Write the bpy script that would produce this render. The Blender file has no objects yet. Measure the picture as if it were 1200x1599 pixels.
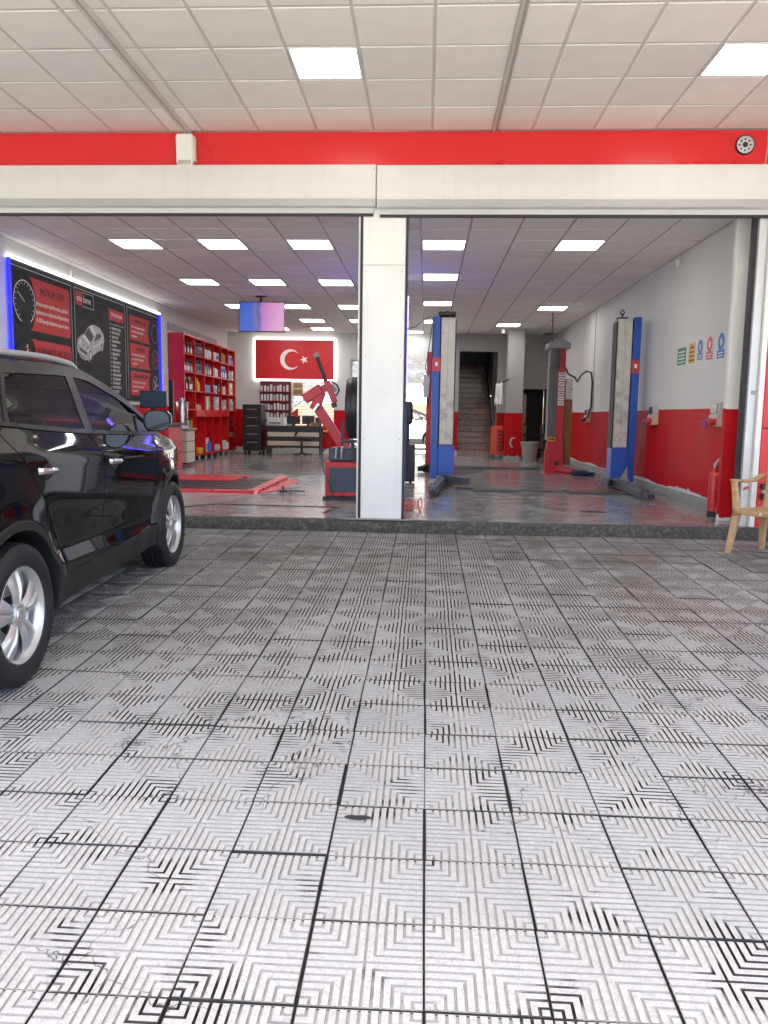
import bpy, bmesh, math, random
import numpy as np
from mathutils import Vector, Matrix
random.seed(7); RNG = np.random.RandomState(11)
SC = bpy.context.scene
COL = SC.collection
R = math.radians

# ------------------------------------------------------------------ camera
PITCH, YAW, ROLL, FPX = 0.1222, 0.0520, 0.0145, 1211.3
def cam_axes():
    f = Vector((-math.sin(YAW)*math.cos(PITCH), math.cos(YAW)*math.cos(PITCH), -math.sin(PITCH)))
    r = Vector((math.cos(YAW), math.sin(YAW), 0)); u = r.cross(f)
    c, s = math.cos(ROLL), math.sin(ROLL)
    return r*c+u*s, -r*s+u*c, f
cr, cu, cf = cam_axes()
cd = bpy.data.cameras.new('camera'); cam = bpy.data.objects.new('camera', cd); COL.objects.link(cam)
cd.sensor_fit = 'HORIZONTAL'; cd.sensor_width = 36; cd.lens = 36*FPX/1200; cd.clip_start = .05; cd.clip_end = 3000
CAMZ = 1.4222
cam.matrix_world = Matrix(((cr.x, cu.x, -cf.x, 0), (cr.y, cu.y, -cf.y, 0), (cr.z, cu.z, -cf.z, CAMZ), (0, 0, 0, 1)))
SC.camera = cam
# ------------------------------------------------------------------ sky, sun, exposure
SUN_EL, SUN_AZ = R(69), R(196)          # azimuth clockwise from +Y: the sun stands behind the camera, a little to its left
wd = bpy.data.worlds.new('World'); SC.world = wd; wd.use_nodes = True
wn = wd.node_tree; bg = wn.nodes['Background']; sky = wn.nodes.new('ShaderNodeTexSky')
sky.sky_type = 'NISHITA'; sky.sun_disc = False; sky.sun_elevation = SUN_EL; sky.sun_rotation = SUN_AZ
sky.air_density = .8; sky.dust_density = 3.5; sky.ozone_density = .5
wn.links.new(sky.outputs[0], bg.inputs[0]); bg.inputs[1].default_value = 0.12
sd = bpy.data.lights.new('sun', 'SUN'); sd.energy = 5.0; sd.angle = R(.53); sd.color = (1, .97, .88)
sun = bpy.data.objects.new('sun', sd); COL.objects.link(sun)
sdir = Vector((math.sin(SUN_AZ)*math.cos(SUN_EL), math.cos(SUN_AZ)*math.cos(SUN_EL), math.sin(SUN_EL)))
sun.rotation_euler = sdir.to_track_quat('Z', 'Y').to_euler(); sun.location = (0, -20, 30)
vs = SC.view_settings; vs.view_transform = 'Standard'; vs.look = 'None'; vs.exposure = 3.08; vs.gamma = 1; vs.use_curve_mapping = False
SC.cycles.use_denoising = True; SC.cycles.max_bounces = 10; SC.cycles.diffuse_bounces = 5; SC.cycles.glossy_bounces = 5
SC.cycles.transparent_max_bounces = 16; SC.cycles.sample_clamp_indirect = 6; SC.cycles.caustics_reflective = False; SC.cycles.caustics_refractive = False

# ------------------------------------------------------------------ mesh builder
class MB:
    def __init__(s): s.v = []; s.f = []; s.m = []; s.cur = 0
    def add(s, vs, fs):
        b = len(s.v); s.v += [tuple(p) for p in vs]
        for f in fs: s.f.append([b+i for i in f]); s.m.append(s.cur)
        return s
    def mt(s, i): s.cur = i; return s
    def box(s, x0, x1, y0, y1, z0, z1):
        return s.add([(x0,y0,z0),(x1,y0,z0),(x1,y1,z0),(x0,y1,z0),(x0,y0,z1),(x1,y0,z1),(x1,y1,z1),(x0,y1,z1)],
                     [(0,3,2,1),(4,5,6,7),(0,1,5,4),(1,2,6,5),(2,3,7,6),(3,0,4,7)])
    def bar(s, p0, p1, w, h, up=(0,0,1)):
        p0, p1 = Vector(p0), Vector(p1); d = (p1-p0).normalized(); u = Vector(up)
        if abs(d.dot(u)) > .95: u = Vector((0,1,0))
        a = d.cross(u).normalized(); b = a.cross(d)
        o = [(-w/2,-h/2),(w/2,-h/2),(w/2,h/2),(-w/2,h/2)]
        return s.add([p0+a*i+b*j for i, j in o]+[p1+a*i+b*j for i, j in o], [(3,2,1,0),(4,5,6,7),(0,1,5,4),(1,2,6,5),(2,3,7,6),(3,0,4,7)])
    def prism(s, poly, vec):
        n = len(poly); vec = Vector(vec); p = [Vector(q) for q in poly]
        return s.add(p+[q+vec for q in p], [tuple(range(n))[::-1], tuple(range(n, 2*n))]+[(i, (i+1) % n, n+(i+1) % n, n+i) for i in range(n)])
    def lathe(s, prof, c=(0,0,0), axis='z', n=24, closed=False, a0=0, a1=2*math.pi):
        full = abs(a1-a0-2*math.pi) < 1e-6; m = n if full else n+1; k = len(prof); vs = []
        for i in range(m):
            a = a0+(a1-a0)*i/n; ca, sa = math.cos(a), math.sin(a)
            for r, h in prof:
                p = (r*ca, r*sa, h) if axis == 'z' else ((h, r*ca, r*sa) if axis == 'x' else (r*sa, h, r*ca))
                vs.append((c[0]+p[0], c[1]+p[1], c[2]+p[2]))
        fs = []
        for i in range(n):
            i2 = (i+1) % m
            for j in range(k if closed else k-1):
                j2 = (j+1) % k; fs.append((i*k+j, i2*k+j, i2*k+j2, i*k+j2))
        return s.add(vs, fs)
    def tube(s, pts, r, n=8, caps=True):
        pts = [Vector(p) for p in pts]; rs = r if isinstance(r, (list, tuple)) else [r]*len(pts); vs = []; u = None
        for i, p in enumerate(pts):
            d = (pts[min(i+1, len(pts)-1)]-pts[max(i-1, 0)]).normalized()
            if u is None:
                u = d.orthogonal().normalized()
            else:
                u = (u-d*u.dot(d)); u = u.normalized() if u.length > 1e-6 else d.orthogonal().normalized()
            w = d.cross(u)
            for k in range(n):
                a = 2*math.pi*k/n; vs.append(p+(u*math.cos(a)+w*math.sin(a))*rs[i])
        fs = [(i*n+k, i*n+(k+1) % n, (i+1)*n+(k+1) % n, (i+1)*n+k) for i in range(len(pts)-1) for k in range(n)]
        if caps: fs += [tuple(range(n))[::-1], tuple(range((len(pts)-1)*n, len(pts)*n))]
        return s.add(vs, fs)
    def cyl(s, p0, p1, r, r1=None, n=16): return s.tube([p0, p1], [r, r if r1 is None else r1], n)
    def grid(s, fn, nu, nv):
        vs = [fn(i/nu, j/nv) for i in range(nu+1) for j in range(nv+1)]
        return s.add(vs, [(i*(nv+1)+j, (i+1)*(nv+1)+j, (i+1)*(nv+1)+j+1, i*(nv+1)+j+1) for i in range(nu) for j in range(nv)])
    def build(s, name, mats, parent=None, smooth=False, bevel=0, local=False, recalc=True, seg=2, loc=None):
        me = bpy.data.meshes.new(name)
        off = Vector((0,0,0))
        if loc is not None: off = Vector(loc)
        elif parent is not None and not local:
            off = root_of(parent).location
        V = [(p[0]-off.x, p[1]-off.y, p[2]-off.z) for p in s.v]
        me.from_pydata(V, [], s.f)
        if not isinstance(mats, (list, tuple)): mats = [mats]
        for m in mats: me.materials.append(m)
        if len(mats) > 1: me.polygons.foreach_set('material_index', s.m)
        if recalc:
            bm = bmesh.new(); bm.from_mesh(me); bmesh.ops.recalc_face_normals(bm, faces=bm.faces); bm.to_mesh(me); bm.free()
        if smooth:
            me.polygons.foreach_set('use_smooth', [True]*len(me.polygons)); me.set_sharp_from_angle(angle=R(smooth if smooth is not True else 40))
        me.update()
        o = bpy.data.objects.new(name, me); COL.objects.link(o)
        if parent is not None: o.parent = parent
        elif loc is not None: o.location = loc
        if bevel:
            b = o.modifiers.new('bevel', 'BEVEL'); b.width = bevel; b.segments = seg; b.limit_method = 'ANGLE'; b.angle_limit = R(40); b.harden_normals = False
            if not smooth: me.polygons.foreach_set('use_smooth', [True]*len(me.polygons)); me.set_sharp_from_angle(angle=R(35))
        return o
def root_of(o):
    while o.parent is not None: o = o.parent
    return o
def T(name, label, cat, loc=(0,0,0), rz=0, group=None, rx=0):
    o = bpy.data.objects.new(name, None); COL.objects.link(o); o.location = loc; o.rotation_euler = (rx, 0, rz); o.empty_display_size = .1
    return tag(o, label, cat, group)
def tag(o, label, cat, group=None):
    o['label'] = label; o['category'] = cat
    if group: o['group'] = group
    return o
def struct(o, label=None):
    o['kind'] = 'structure'
    if label: o['label'] = label
    return o
def text(body, size, mat, parent, loc, rot, name='lettering', align='LEFT', sx=1, bold=0, local=False, spacing=1):
    cu = bpy.data.curves.new(name, 'FONT'); cu.body = body; cu.size = size; cu.align_x = align; cu.align_y = 'CENTER'; cu.extrude = .0015; cu.offset = bold; cu.space_character = spacing
    cu.resolution_u = 3; cu.materials.append(mat)
    o = bpy.data.objects.new(name, cu); COL.objects.link(o); o.parent = parent
    l = Vector(loc)
    o.location = l if local else l-root_of(parent).location
    o.rotation_euler = rot; o.scale = (sx, 1, 1)
    return o

# ------------------------------------------------------------------ materials
MATS = {}
def node(nt, t, **kw):
    n = nt.nodes.new(t)
    for k, v in kw.items(): setattr(n, k, v)
    return n
def mat(name, col, rough=.5, metal=0, var=.12, scale=6, bump=0, bscale=60, spec=.5, coat=0, rvar=.08, dirt=0, dirtcol=(.05,.045,.04), dscale=2.5, coords='Object', det=6, streak=0, objvar=0):
    if name in MATS: return MATS[name]
    m = bpy.data.materials.new(name); m.use_nodes = True; nt = m.node_tree; L = nt.links.new
    p = nt.nodes['Principled BSDF']
    p.inputs['Metallic'].default_value = metal; p.inputs['Specular IOR Level'].default_value = spec
    p.inputs['Coat Weight'].default_value = coat; p.inputs['Coat Roughness'].default_value = .03
    tc = node(nt, 'ShaderNodeTexCoord')
    n1 = node(nt, 'ShaderNodeTexNoise'); n1.inputs['Scale'].default_value = scale; n1.inputs['Detail'].default_value = det; n1.inputs['Roughness'].default_value = .6
    L(tc.outputs[coords], n1.inputs['Vector'])
    mr = node(nt, 'ShaderNodeMapRange'); mr.inputs['From Min'].default_value = .3; mr.inputs['From Max'].default_value = .7
    mr.inputs['To Min'].default_value = 1-var; mr.inputs['To Max'].default_value = 1+var*.6; L(n1.outputs['Fac'], mr.inputs['Value'])
    mx = node(nt, 'ShaderNodeVectorMath', operation='SCALE'); mx.inputs[0].default_value = col[:3]; L(mr.outputs[0], mx.inputs['Scale'])
    out = mx.outputs[0]
    if dirt:
        n2 = node(nt, 'ShaderNodeTexNoise'); n2.inputs['Scale'].default_value = dscale; n2.inputs['Detail'].default_value = 9; n2.inputs['Roughness'].default_value = .7
        L(tc.outputs[coords], n2.inputs['Vector'])
        m2 = node(nt, 'ShaderNodeMapRange'); m2.inputs['From Min'].default_value = .5; m2.inputs['From Max'].default_value = .72; m2.inputs['To Max'].default_value = dirt; L(n2.outputs['Fac'], m2.inputs['Value'])
        mm = node(nt, 'ShaderNodeMix', data_type='RGBA'); L(m2.outputs[0], mm.inputs['Factor']); L(out, mm.inputs['A']); mm.inputs['B'].default_value = (*dirtcol, 1); out = mm.outputs['Result']
    if streak:
        mp = node(nt, 'ShaderNodeMapping'); mp.inputs['Scale'].default_value = (9, 9, .7); L(tc.outputs[coords], mp.inputs[0])
        n3 = node(nt, 'ShaderNodeTexNoise'); n3.inputs['Scale'].default_value = 1; n3.inputs['Detail'].default_value = 8; n3.inputs['Roughness'].default_value = .65; L(mp.outputs[0], n3.inputs['Vector'])
        m3 = node(nt, 'ShaderNodeMapRange'); m3.inputs['From Min'].default_value = .52; m3.inputs['From Max'].default_value = .75; m3.inputs['To Max'].default_value = streak; L(n3.outputs['Fac'], m3.inputs['Value'])
        m4 = node(nt, 'ShaderNodeMix', data_type='RGBA'); L(m3.outputs[0], m4.inputs['Factor']); L(out, m4.inputs['A']); m4.inputs['B'].default_value = (*[c*.45 for c in col[:3]], 1); out = m4.outputs['Result']
    if objvar:
        oi = node(nt, 'ShaderNodeObjectInfo'); m5 = node(nt, 'ShaderNodeMapRange'); m5.inputs['To Min'].default_value = 1-objvar; m5.inputs['To Max'].default_value = 1+objvar*.3; L(oi.outputs['Random'], m5.inputs['Value'])
        m6 = node(nt, 'ShaderNodeVectorMath', operation='SCALE'); L(out, m6.inputs[0]); L(m5.outputs[0], m6.inputs['Scale']); out = m6.outputs[0]
    L(out, p.inputs['Base Color'])
    mr2 = node(nt, 'ShaderNodeMapRange'); mr2.inputs['From Min'].default_value = .3; mr2.inputs['From Max'].default_value = .7
    mr2.inputs['To Min'].default_value = max(.01, rough-rvar); mr2.inputs['To Max'].default_value = min(1, rough+rvar); L(n1.outputs['Fac'], mr2.inputs['Value']); L(mr2.outputs[0], p.inputs['Roughness'])
    if bump:
        nb = node(nt, 'ShaderNodeTexNoise'); nb.inputs['Scale'].default_value = bscale; nb.inputs['Detail'].default_value = 4; L(tc.outputs[coords], nb.inputs['Vector'])
        b = node(nt, 'ShaderNodeBump'); b.inputs['Strength'].default_value = bump; b.inputs['Distance'].default_value = .01; L(nb.outputs['Fac'], b.inputs['Height']); L(b.outputs[0], p.inputs['Normal'])
    MATS[name] = m; return m
def emit(name, col, st, base=.8):
    if name in MATS: return MATS[name]
    m = bpy.data.materials.new(name); m.use_nodes = True; p = m.node_tree.nodes['Principled BSDF']
    p.inputs['Base Color'].default_value = (base,base,base,1); p.inputs['Emission Color'].default_value = (*col, 1); p.inputs['Emission Strength'].default_value = st
    MATS[name] = m; return m
def glass(name, tint=.5, rough=.0, col=(1,1,1), ior=1.52):
    if name in MATS: return MATS[name]
    m = bpy.data.materials.new(name); m.use_nodes = True; nt = m.node_tree; nt.nodes.remove(nt.nodes['Principled BSDF']); L = nt.links.new
    out = nt.nodes['Material Output']; fr = node(nt, 'ShaderNodeFresnel'); fr.inputs[0].default_value = ior
    t = node(nt, 'ShaderNodeBsdfTransparent'); t.inputs[0].default_value = (tint*col[0], tint*col[1], tint*col[2], 1)
    g = node(nt, 'ShaderNodeBsdfGlossy'); g.inputs['Roughness'].default_value = rough
    mx = node(nt, 'ShaderNodeMixShader'); L(fr.outputs[0], mx.inputs[0]); L(t.outputs[0], mx.inputs[1]); L(g.outputs[0], mx.inputs[2]); L(mx.outputs[0], out.inputs[0])
    MATS[name] = m; return m

M_white = mat('white_cladding', (.80,.79,.76), .35, streak=.13, var=.05, scale=1.5, dirt=.15, dirtcol=(.4,.38,.34), dscale=1.3)
M_whitemetal = mat('white_metal', (.66,.655,.63), .38, streak=.13, var=.04, scale=2)
M_cover = mat('scuffed_white_cover', (.62,.60,.55), .45, var=.12, scale=5, dirt=.75, dirtcol=(.16,.13,.10), dscale=4.5)
M_grey = mat('grey_metal', (.30,.30,.30), .45, var=.12, scale=4)
M_alu = mat('aluminium', (.60,.61,.62), .35, metal=.25, var=.06, scale=4)
M_dark = mat('dark_rubber', (.018,.018,.019), .55, var=.2)
M_black = mat('black_plastic', (.02,.02,.022), .38, var=.2)
M_redpaint = mat('red_fascia_paint', (.66,.022,.024), .30, streak=.10, var=.05, scale=1.2, rvar=.04)
M_reddado = mat('red_gloss_dado', (.54,.012,.018), .42, spec=.06, streak=.25, var=.10, scale=1.8, bump=.05, bscale=5)
M_redmetal = mat('red_machine_paint', (.60,.025,.035), .32, var=.08, scale=5, dirt=.25, dirtcol=(.15,.02,.02), dscale=5)
M_redwood = mat('red_laminate', (.62,.014,.018), .30, var=.05, scale=3)
M_blue = mat('blue_machine_paint', (.018,.10,.48), .35, var=.10, scale=4, dirt=.35, dirtcol=(.05,.10,.25), dscale=3)
M_navy = mat('slate_blue_sheet', (.045,.06,.09), .4, var=.08, scale=3)
M_wall = mat('painted_wall', (.68,.69,.67), .55, var=.05, scale=1.2, bump=.05, bscale=14, dirt=.10, dirtcol=(.38,.37,.35), dscale=.9)
M_walldim = mat('grey_wall', (.42,.42,.41), .6, var=.07, scale=1.2, bump=.05, bscale=20)
M_skirt = mat('terrazzo_skirting', (.34,.35,.33), .4, var=.28, scale=45)
M_concrete = mat('concrete', (.30,.29,.27), .8, var=.25, scale=7, bump=.3, bscale=50)
M_cream = mat('cream_laminate', (.62,.56,.42), .4, var=.06)
M_card = mat('cardboard', (.32,.19,.09), .8, var=.15, scale=8)
M_paper = mat('white_paper', (.8,.8,.78), .6, var=.04, objvar=.25)
M_steel = mat('stainless_steel', (.6,.6,.6), .25, metal=1, var=.06)
M_yellow = mat('yellow_plastic', (.75,.42,.02), .4, var=.06)
M_orange = mat('orange_paint', (.70,.10,.02), .4, var=.1)
M_green = mat('green_plastic', (.02,.30,.09), .4, var=.06)
M_bluepl = mat('blue_plastic', (.03,.15,.55), .35, var=.06)
M_led = emit('white_led', (1,.98,.95), .5)
M_ledblue = emit('blue_led', (.006,.010,1.0), .42, .03)
M_tube = emit('blue_tube', (.045,.03,1.0), 2.2)
M_panel = emit('light_panel', (1,.99,.96), 1.75)
# ------------------------------------------------------------------ levels
ZF, ZC, ZE, YF = .348, 3.722, 4.252, 8.15
SL = math.atan(.0292)      # the forecourt falls away from the garage
def pz(y): return .0292*y
# ================================================================== FORECOURT
def tile_mats():
    def base(name, groove, side=False):
        m = bpy.data.materials.new(name); m.use_nodes = True; nt = m.node_tree; L = nt.links.new; p = nt.nodes['Principled BSDF']
        g = node(nt, 'ShaderNodeNewGeometry'); oi = node(nt, 'ShaderNodeObjectInfo')
        def noise(sc, det=6, ro=.6, off=0):
            n = node(nt, 'ShaderNodeTexNoise'); n.inputs['Scale'].default_value = sc; n.inputs['Detail'].default_value = det; n.inputs['Roughness'].default_value = ro
            if off:
                a = node(nt, 'ShaderNodeVectorMath', operation='ADD'); a.inputs[1].default_value = (off, off*1.7, 0); L(g.outputs['Position'], a.inputs[0]); L(a.outputs[0], n.inputs['Vector'])
            else: L(g.outputs['Position'], n.inputs['Vector'])
            return n.outputs['Fac']
        def rng(v, a, b, c, d):
            r = node(nt, 'ShaderNodeMapRange'); r.inputs[1].default_value = a; r.inputs[2].default_value = b; r.inputs[3].default_value = c; r.inputs[4].default_value = d; L(v, r.inputs[0]); return r.outputs[0]
        def mix(f, a, b):
            x = node(nt, 'ShaderNodeMix', data_type='RGBA'); L(f, x.inputs['Factor'])
            for s, v in (('A', a), ('B', b)):
                if isinstance(v, tuple): x.inputs[s].default_value = (*v, 1)
                else: L(v, x.inputs[s])
            return x.outputs['Result']
        def mth(op, a, b):
            x = node(nt, 'ShaderNodeMath', operation=op); x.use_clamp = False
            for i, v in enumerate((a, b)):
                if isinstance(v, (int, float)): x.inputs[i].default_value = v
                else: L(v, x.inputs[i])
            return x.outputs[0]
        sep = node(nt, 'ShaderNodeSeparateXYZ'); L(g.outputs['Position'], sep.inputs[0])
        far = rng(sep.outputs['Y'], 2.4, 6.8, 0, 1)           # traffic dirt gathers towards the garage
        n_fine = noise(55, 5, .7); n_spk = noise(210, 2, .5); n_mid = noise(5, 7, .65, 3); n_big = noise(1.1, 6, .6, 9); n_big2 = noise(.75, 5, .6, 31)
        conc = mix(rng(n_fine, .3, .7, 0, 1), (.41,.40,.38), (.575,.56,.53))
        conc = mix(rng(n_spk, .56, .70, 0, .6), conc, (.20,.20,.19))
        conc = mix(rng(oi.outputs['Random'], 0, 1, 0, .30), conc, (.36,.36,.35))
        if not groove:
            dirty = mth('ADD', mth('MULTIPLY', far, .36), mth('MULTIPLY', rng(n_big, .40, .70, 0, 1), .14))
            dirty = mth('ADD', dirty, mth('MULTIPLY', mth('MULTIPLY', far, rng(noise(2.3, 6, .6, 44), .47, .66, 0, 1)), .42))
            dirty = mth('MULTIPLY', dirty, rng(n_mid, .25, .7, .75, 1.1))
            col = mix(dirty, conc, (.105,.095,.082))
            rust = mth('MULTIPLY', rng(n_big2, .54, .70, 0, .55), far)
            col = mix(rust, col, (.20,.135,.085))
            # cracks
            vo = node(nt, 'ShaderNodeTexVoronoi', feature='DISTANCE_TO_EDGE'); vo.inputs['Scale'].default_value = 2.1
            wob = node(nt, 'ShaderNodeTexNoise'); wob.inputs['Scale'].default_value = 7; wob.inputs['Detail'].default_value = 5; L(g.outputs['Position'], wob.inputs['Vector'])
            sc_ = node(nt, 'ShaderNodeVectorMath', operation='SCALE'); sc_.inputs['Scale'].default_value = .22; L(wob.outputs['Color'], sc_.inputs[0])
            ad = node(nt, 'ShaderNodeVectorMath', operation='ADD'); L(g.outputs['Position'], ad.inputs[0]); L(sc_.outputs[0], ad.inputs[1]); L(ad.outputs[0], vo.inputs['Vector'])
            crack = mth('MULTIPLY', rng(vo.outputs['Distance'], .0, .006, 1, 0), rng(noise(.9, 2, .5, 17), .50, .54, 0, .95))
            col = mix(crack, col, (.03,.03,.03))
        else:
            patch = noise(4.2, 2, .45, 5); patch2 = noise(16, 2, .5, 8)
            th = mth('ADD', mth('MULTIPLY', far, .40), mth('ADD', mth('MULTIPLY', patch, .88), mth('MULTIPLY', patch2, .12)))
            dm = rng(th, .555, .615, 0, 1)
            light = mix(rng(n_mid, .3, .7, .25, .8), conc, (.24,.238,.23))  # groove floor greyed to stand in for shade; the black patches are dirt
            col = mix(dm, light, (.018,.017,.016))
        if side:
            v_ = node(nt, 'ShaderNodeValue'); v_.outputs[0].default_value = .5; col = mix(v_.outputs[0], col, (.17,.165,.155))  # even grey on rib sides stands in for their shading
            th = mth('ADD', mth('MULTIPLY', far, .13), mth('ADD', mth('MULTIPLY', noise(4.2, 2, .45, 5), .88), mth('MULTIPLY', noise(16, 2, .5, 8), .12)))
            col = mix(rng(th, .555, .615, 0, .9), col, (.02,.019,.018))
        L(col, p.inputs['Base Color']); p.inputs['Roughness'].default_value = .82; p.inputs['Specular IOR Level'].default_value = .3
        b = node(nt, 'ShaderNodeBump'); b.inputs['Strength'].default_value = .35; b.inputs['Distance'].default_value = .004; L(n_fine, b.inputs['Height']); L(b.outputs[0], p.inputs['Normal'])
        return m
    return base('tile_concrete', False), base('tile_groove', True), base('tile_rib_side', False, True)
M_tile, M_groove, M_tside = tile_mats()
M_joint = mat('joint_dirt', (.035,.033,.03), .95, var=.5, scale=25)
TS = .3; TX0, TY0 = .0224, 1.6538
def tile_geo():
    """one 30 cm paving tile: groove floor slab plus L-shaped ribs nested round its four corners (top at z=0)"""
    V = []; F = []; Mi = []
    def add(vs, fs, mi):
        b = len(V); V.extend(vs)
        for f in fs: F.append([b+i for i in f]); Mi.append(mi)
    h = .147; d = -.0045
    add([(-h,-h,d),(h,-h,d),(h,h,d),(-h,h,d)], [(0,1,2,3)], 1)
    e = -.028
    add([(-h,-h,e),(h,-h,e),(h,h,e),(-h,h,e),(-h,-h,d),(h,-h,d),(h,h,d),(-h,h,d)], [(0,1,5,4),(1,2,6,5),(2,3,7,6),(3,0,4,7)], 2)
    rim = .0018
    for a_, b_, c_, d_ in ((-h,h,-h,-h+rim),(-h,h,h-rim,h),(-h,-h+rim,-h+rim,h-rim),(h-rim,h,-h+rim,h-rim)):
        add([(a_,c_,-.0012),(b_,c_,-.0012),(b_,d_,-.0012),(a_,d_,-.0012),(a_,c_,d),(b_,c_,d),(b_,d_,d),(a_,d_,d)], [(0,1,2,3)], 3); q0 = len(V)-8
        for f in ((4,5,1,0),(5,6,2,1),(6,7,3,2),(7,4,0,3)): F.append([q0+i for i in f]); Mi.append(2)
    p = .147/6; c = .0014     # half chamfer of a rib
    for sx in (-1, 1):
        for sy in (-1, 1):
            for k in range(6):
                a = 0 if k == 0 else k*p+.0027; b = (k+1)*p-(.0027 if k < 5 else .0024)
                o = -.147
                # outlines at the foot and at the top, in corner coordinates (u,v)
                if k == 0:
                    r_ = rim; foot = [(r_,r_),(b,r_),(b,b),(r_,b)]; top = [(r_,r_),(b-c,r_),(b-c,b-c),(r_,b-c)]
                    qs = [[0,1,2,3]]
                    n = 4
                else:
                    r_ = rim; foot = [(a,r_),(b,r_),(b,b),(r_,b),(r_,a),(a,a)]; a2, b2 = a+c, b-c
                    top = [(a2,r_),(b2,r_),(b2,b2),(r_,b2),(r_,a2),(a2,a2)]
                    qs = [[0,1,2,5],[5,2,3,4]]; n = 6
                def w(q, z): return (sx*(o+q[0]), sy*(o+q[1]), z)
                vs = [w(q, d) for q in foot]+[w(q, 0) for q in top]
                fs = [[n+i for i in q] for q in qs]+[[i, (i+1) % n, n+(i+1) % n, n+i] for i in range(n)]
                if sx*sy < 0: fs = [f[::-1] for f in fs]
                add(vs, fs[:len(qs)], 0); b0 = len(V)-len(vs)
                ends = (0, 3)
                for e_, f in enumerate(fs[len(qs):]): F.append([b0+i for i in f]); u_, v_ = foot[e_], foot[(e_+1) % n]; Mi.append(2 if e_ in ends else (3 if abs(u_[1]-v_[1]) < 1e-9 else 1))  # camera-facing rib sides coloured paler than lateral ones, as if lit
    V = [(x*.1466/.147, y*.1474/.147, z) for x, y, z in V]
    return np.array(V), F, np.array(Mi)
TV, TF, TM = tile_geo()
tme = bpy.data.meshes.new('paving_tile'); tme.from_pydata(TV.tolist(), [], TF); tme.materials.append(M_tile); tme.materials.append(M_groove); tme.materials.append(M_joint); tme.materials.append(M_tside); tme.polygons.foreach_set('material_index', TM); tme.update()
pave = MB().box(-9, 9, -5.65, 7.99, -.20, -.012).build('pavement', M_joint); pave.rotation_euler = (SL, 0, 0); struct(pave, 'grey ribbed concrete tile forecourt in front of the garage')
def project(P):
    d = Vector(P)-Vector((0,0,CAMZ)); z = d.dot(cf)
    return (600+FPX*d.dot(cr)/z, 799.5-FPX*d.dot(cu)/z) if z > .2 else None
cands = []; rest = []
for i in range(-22, 23):
    for j in range(-24, 22):
        lx, ly = TX0+(i+.5)*TS, TY0+(j+.5)*TS
        if ly+.15 > 7.99 or ly < -5.6: continue
        hit = 0; A = 0
        if ly > 1.0:
            c4 = [project((lx+a, (ly+b)*math.cos(SL), (ly+b)*math.sin(SL))) for a, b in ((-.15,-.15),(.15,-.15),(.15,.15),(-.15,.15))]
            if all(c4):
                cl = [(min(max(x, 0), 1200), min(max(y, 0), 1599)) for x, y in c4]
                A = abs(sum(cl[k][0]*cl[(k+1) % 4][1]-cl[(k+1) % 4][0]*cl[k][1] for k in range(4)))/2
        under = lx < -1.95 and 2.6 < ly < 7.0
        if A > 40 and not under: cands.append((A, lx, ly))
        else: rest.append((lx, ly))
cands.sort(reverse=True)
for A, lx, ly in cands[300:]: rest.append((lx, ly))
def jit(): return random.gauss(0, .0012), random.gauss(0, .004), random.gauss(0, .004), random.gauss(0, .004)
for A, lx, ly in cands[:300]:
    o = bpy.data.objects.new('paving_tile', tme); COL.objects.link(o); o.parent = pave
    dz, ax, ay, az = jit(); o.location = (lx+random.gauss(0, .0013), ly+random.gauss(0, .0012), dz); o.rotation_euler = (ax, ay, az+random.choice((0, math.pi)))
def join_tiles(spots, name):
    nv = len(TV); allV = np.zeros((len(spots)*nv, 3)); 
    for k, (lx, ly) in enumerate(spots):
        dz, ax, ay, az = jit(); q = TV.copy(); q[:, 2] += dz+q[:, 0]*ay+q[:, 1]*ax; q[:, 0] += lx; q[:, 1] += ly; allV[k*nv:(k+1)*nv] = q
    fl = np.array([len(f) for f in TF]); fi = np.array([i for f in TF for i in f])
    me = bpy.data.meshes.new(name); N = len(spots)
    me.vertices.add(len(allV)); me.vertices.foreach_set('co', allV.ravel())
    li = (fi[None]+nv*np.arange(N)[:, None]).ravel(); ll = np.tile(fl, N)
    me.loops.add(len(li)); me.loops.foreach_set('vertex_index', li)
    me.polygons.add(len(ll)); me.polygons.foreach_set('loop_start', np.concatenate([[0], np.cumsum(ll)[:-1]])); me.polygons.foreach_set('loop_total', ll)
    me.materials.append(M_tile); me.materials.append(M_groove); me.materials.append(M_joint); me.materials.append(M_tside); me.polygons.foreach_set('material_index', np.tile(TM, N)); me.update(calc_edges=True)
    o = bpy.data.objects.new(name, me); COL.objects.link(o); o.parent = pave; o['kind'] = 'stuff'; return o
join_tiles(rest, 'outer_paving_tiles')
M_asph = mat('asphalt', (.055,.055,.056), .9, var=.3, scale=20, bump=.4, bscale=120)
struct(MB().box(-60, 60, -19, -5.66, -.46, -.19).build('street', mat('street_bounce_concrete', (.36,.35,.33), .85, var=.15, scale=3)))  # unseen pale slab added to bounce light onto facade and ceiling
struct(MB().add([(-400,-400,-.48),(400,-400,-.48),(400,400,-.48),(-400,400,-.48)], [(0,1,2,3)]).build('ground', M_asph))
M_kerb = mat('tarred_kerb', (.062,.057,.050), .8, var=.6, scale=24, bump=.8, bscale=38, dirt=.75, dirtcol=(.22,.205,.18), dscale=26)
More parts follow.
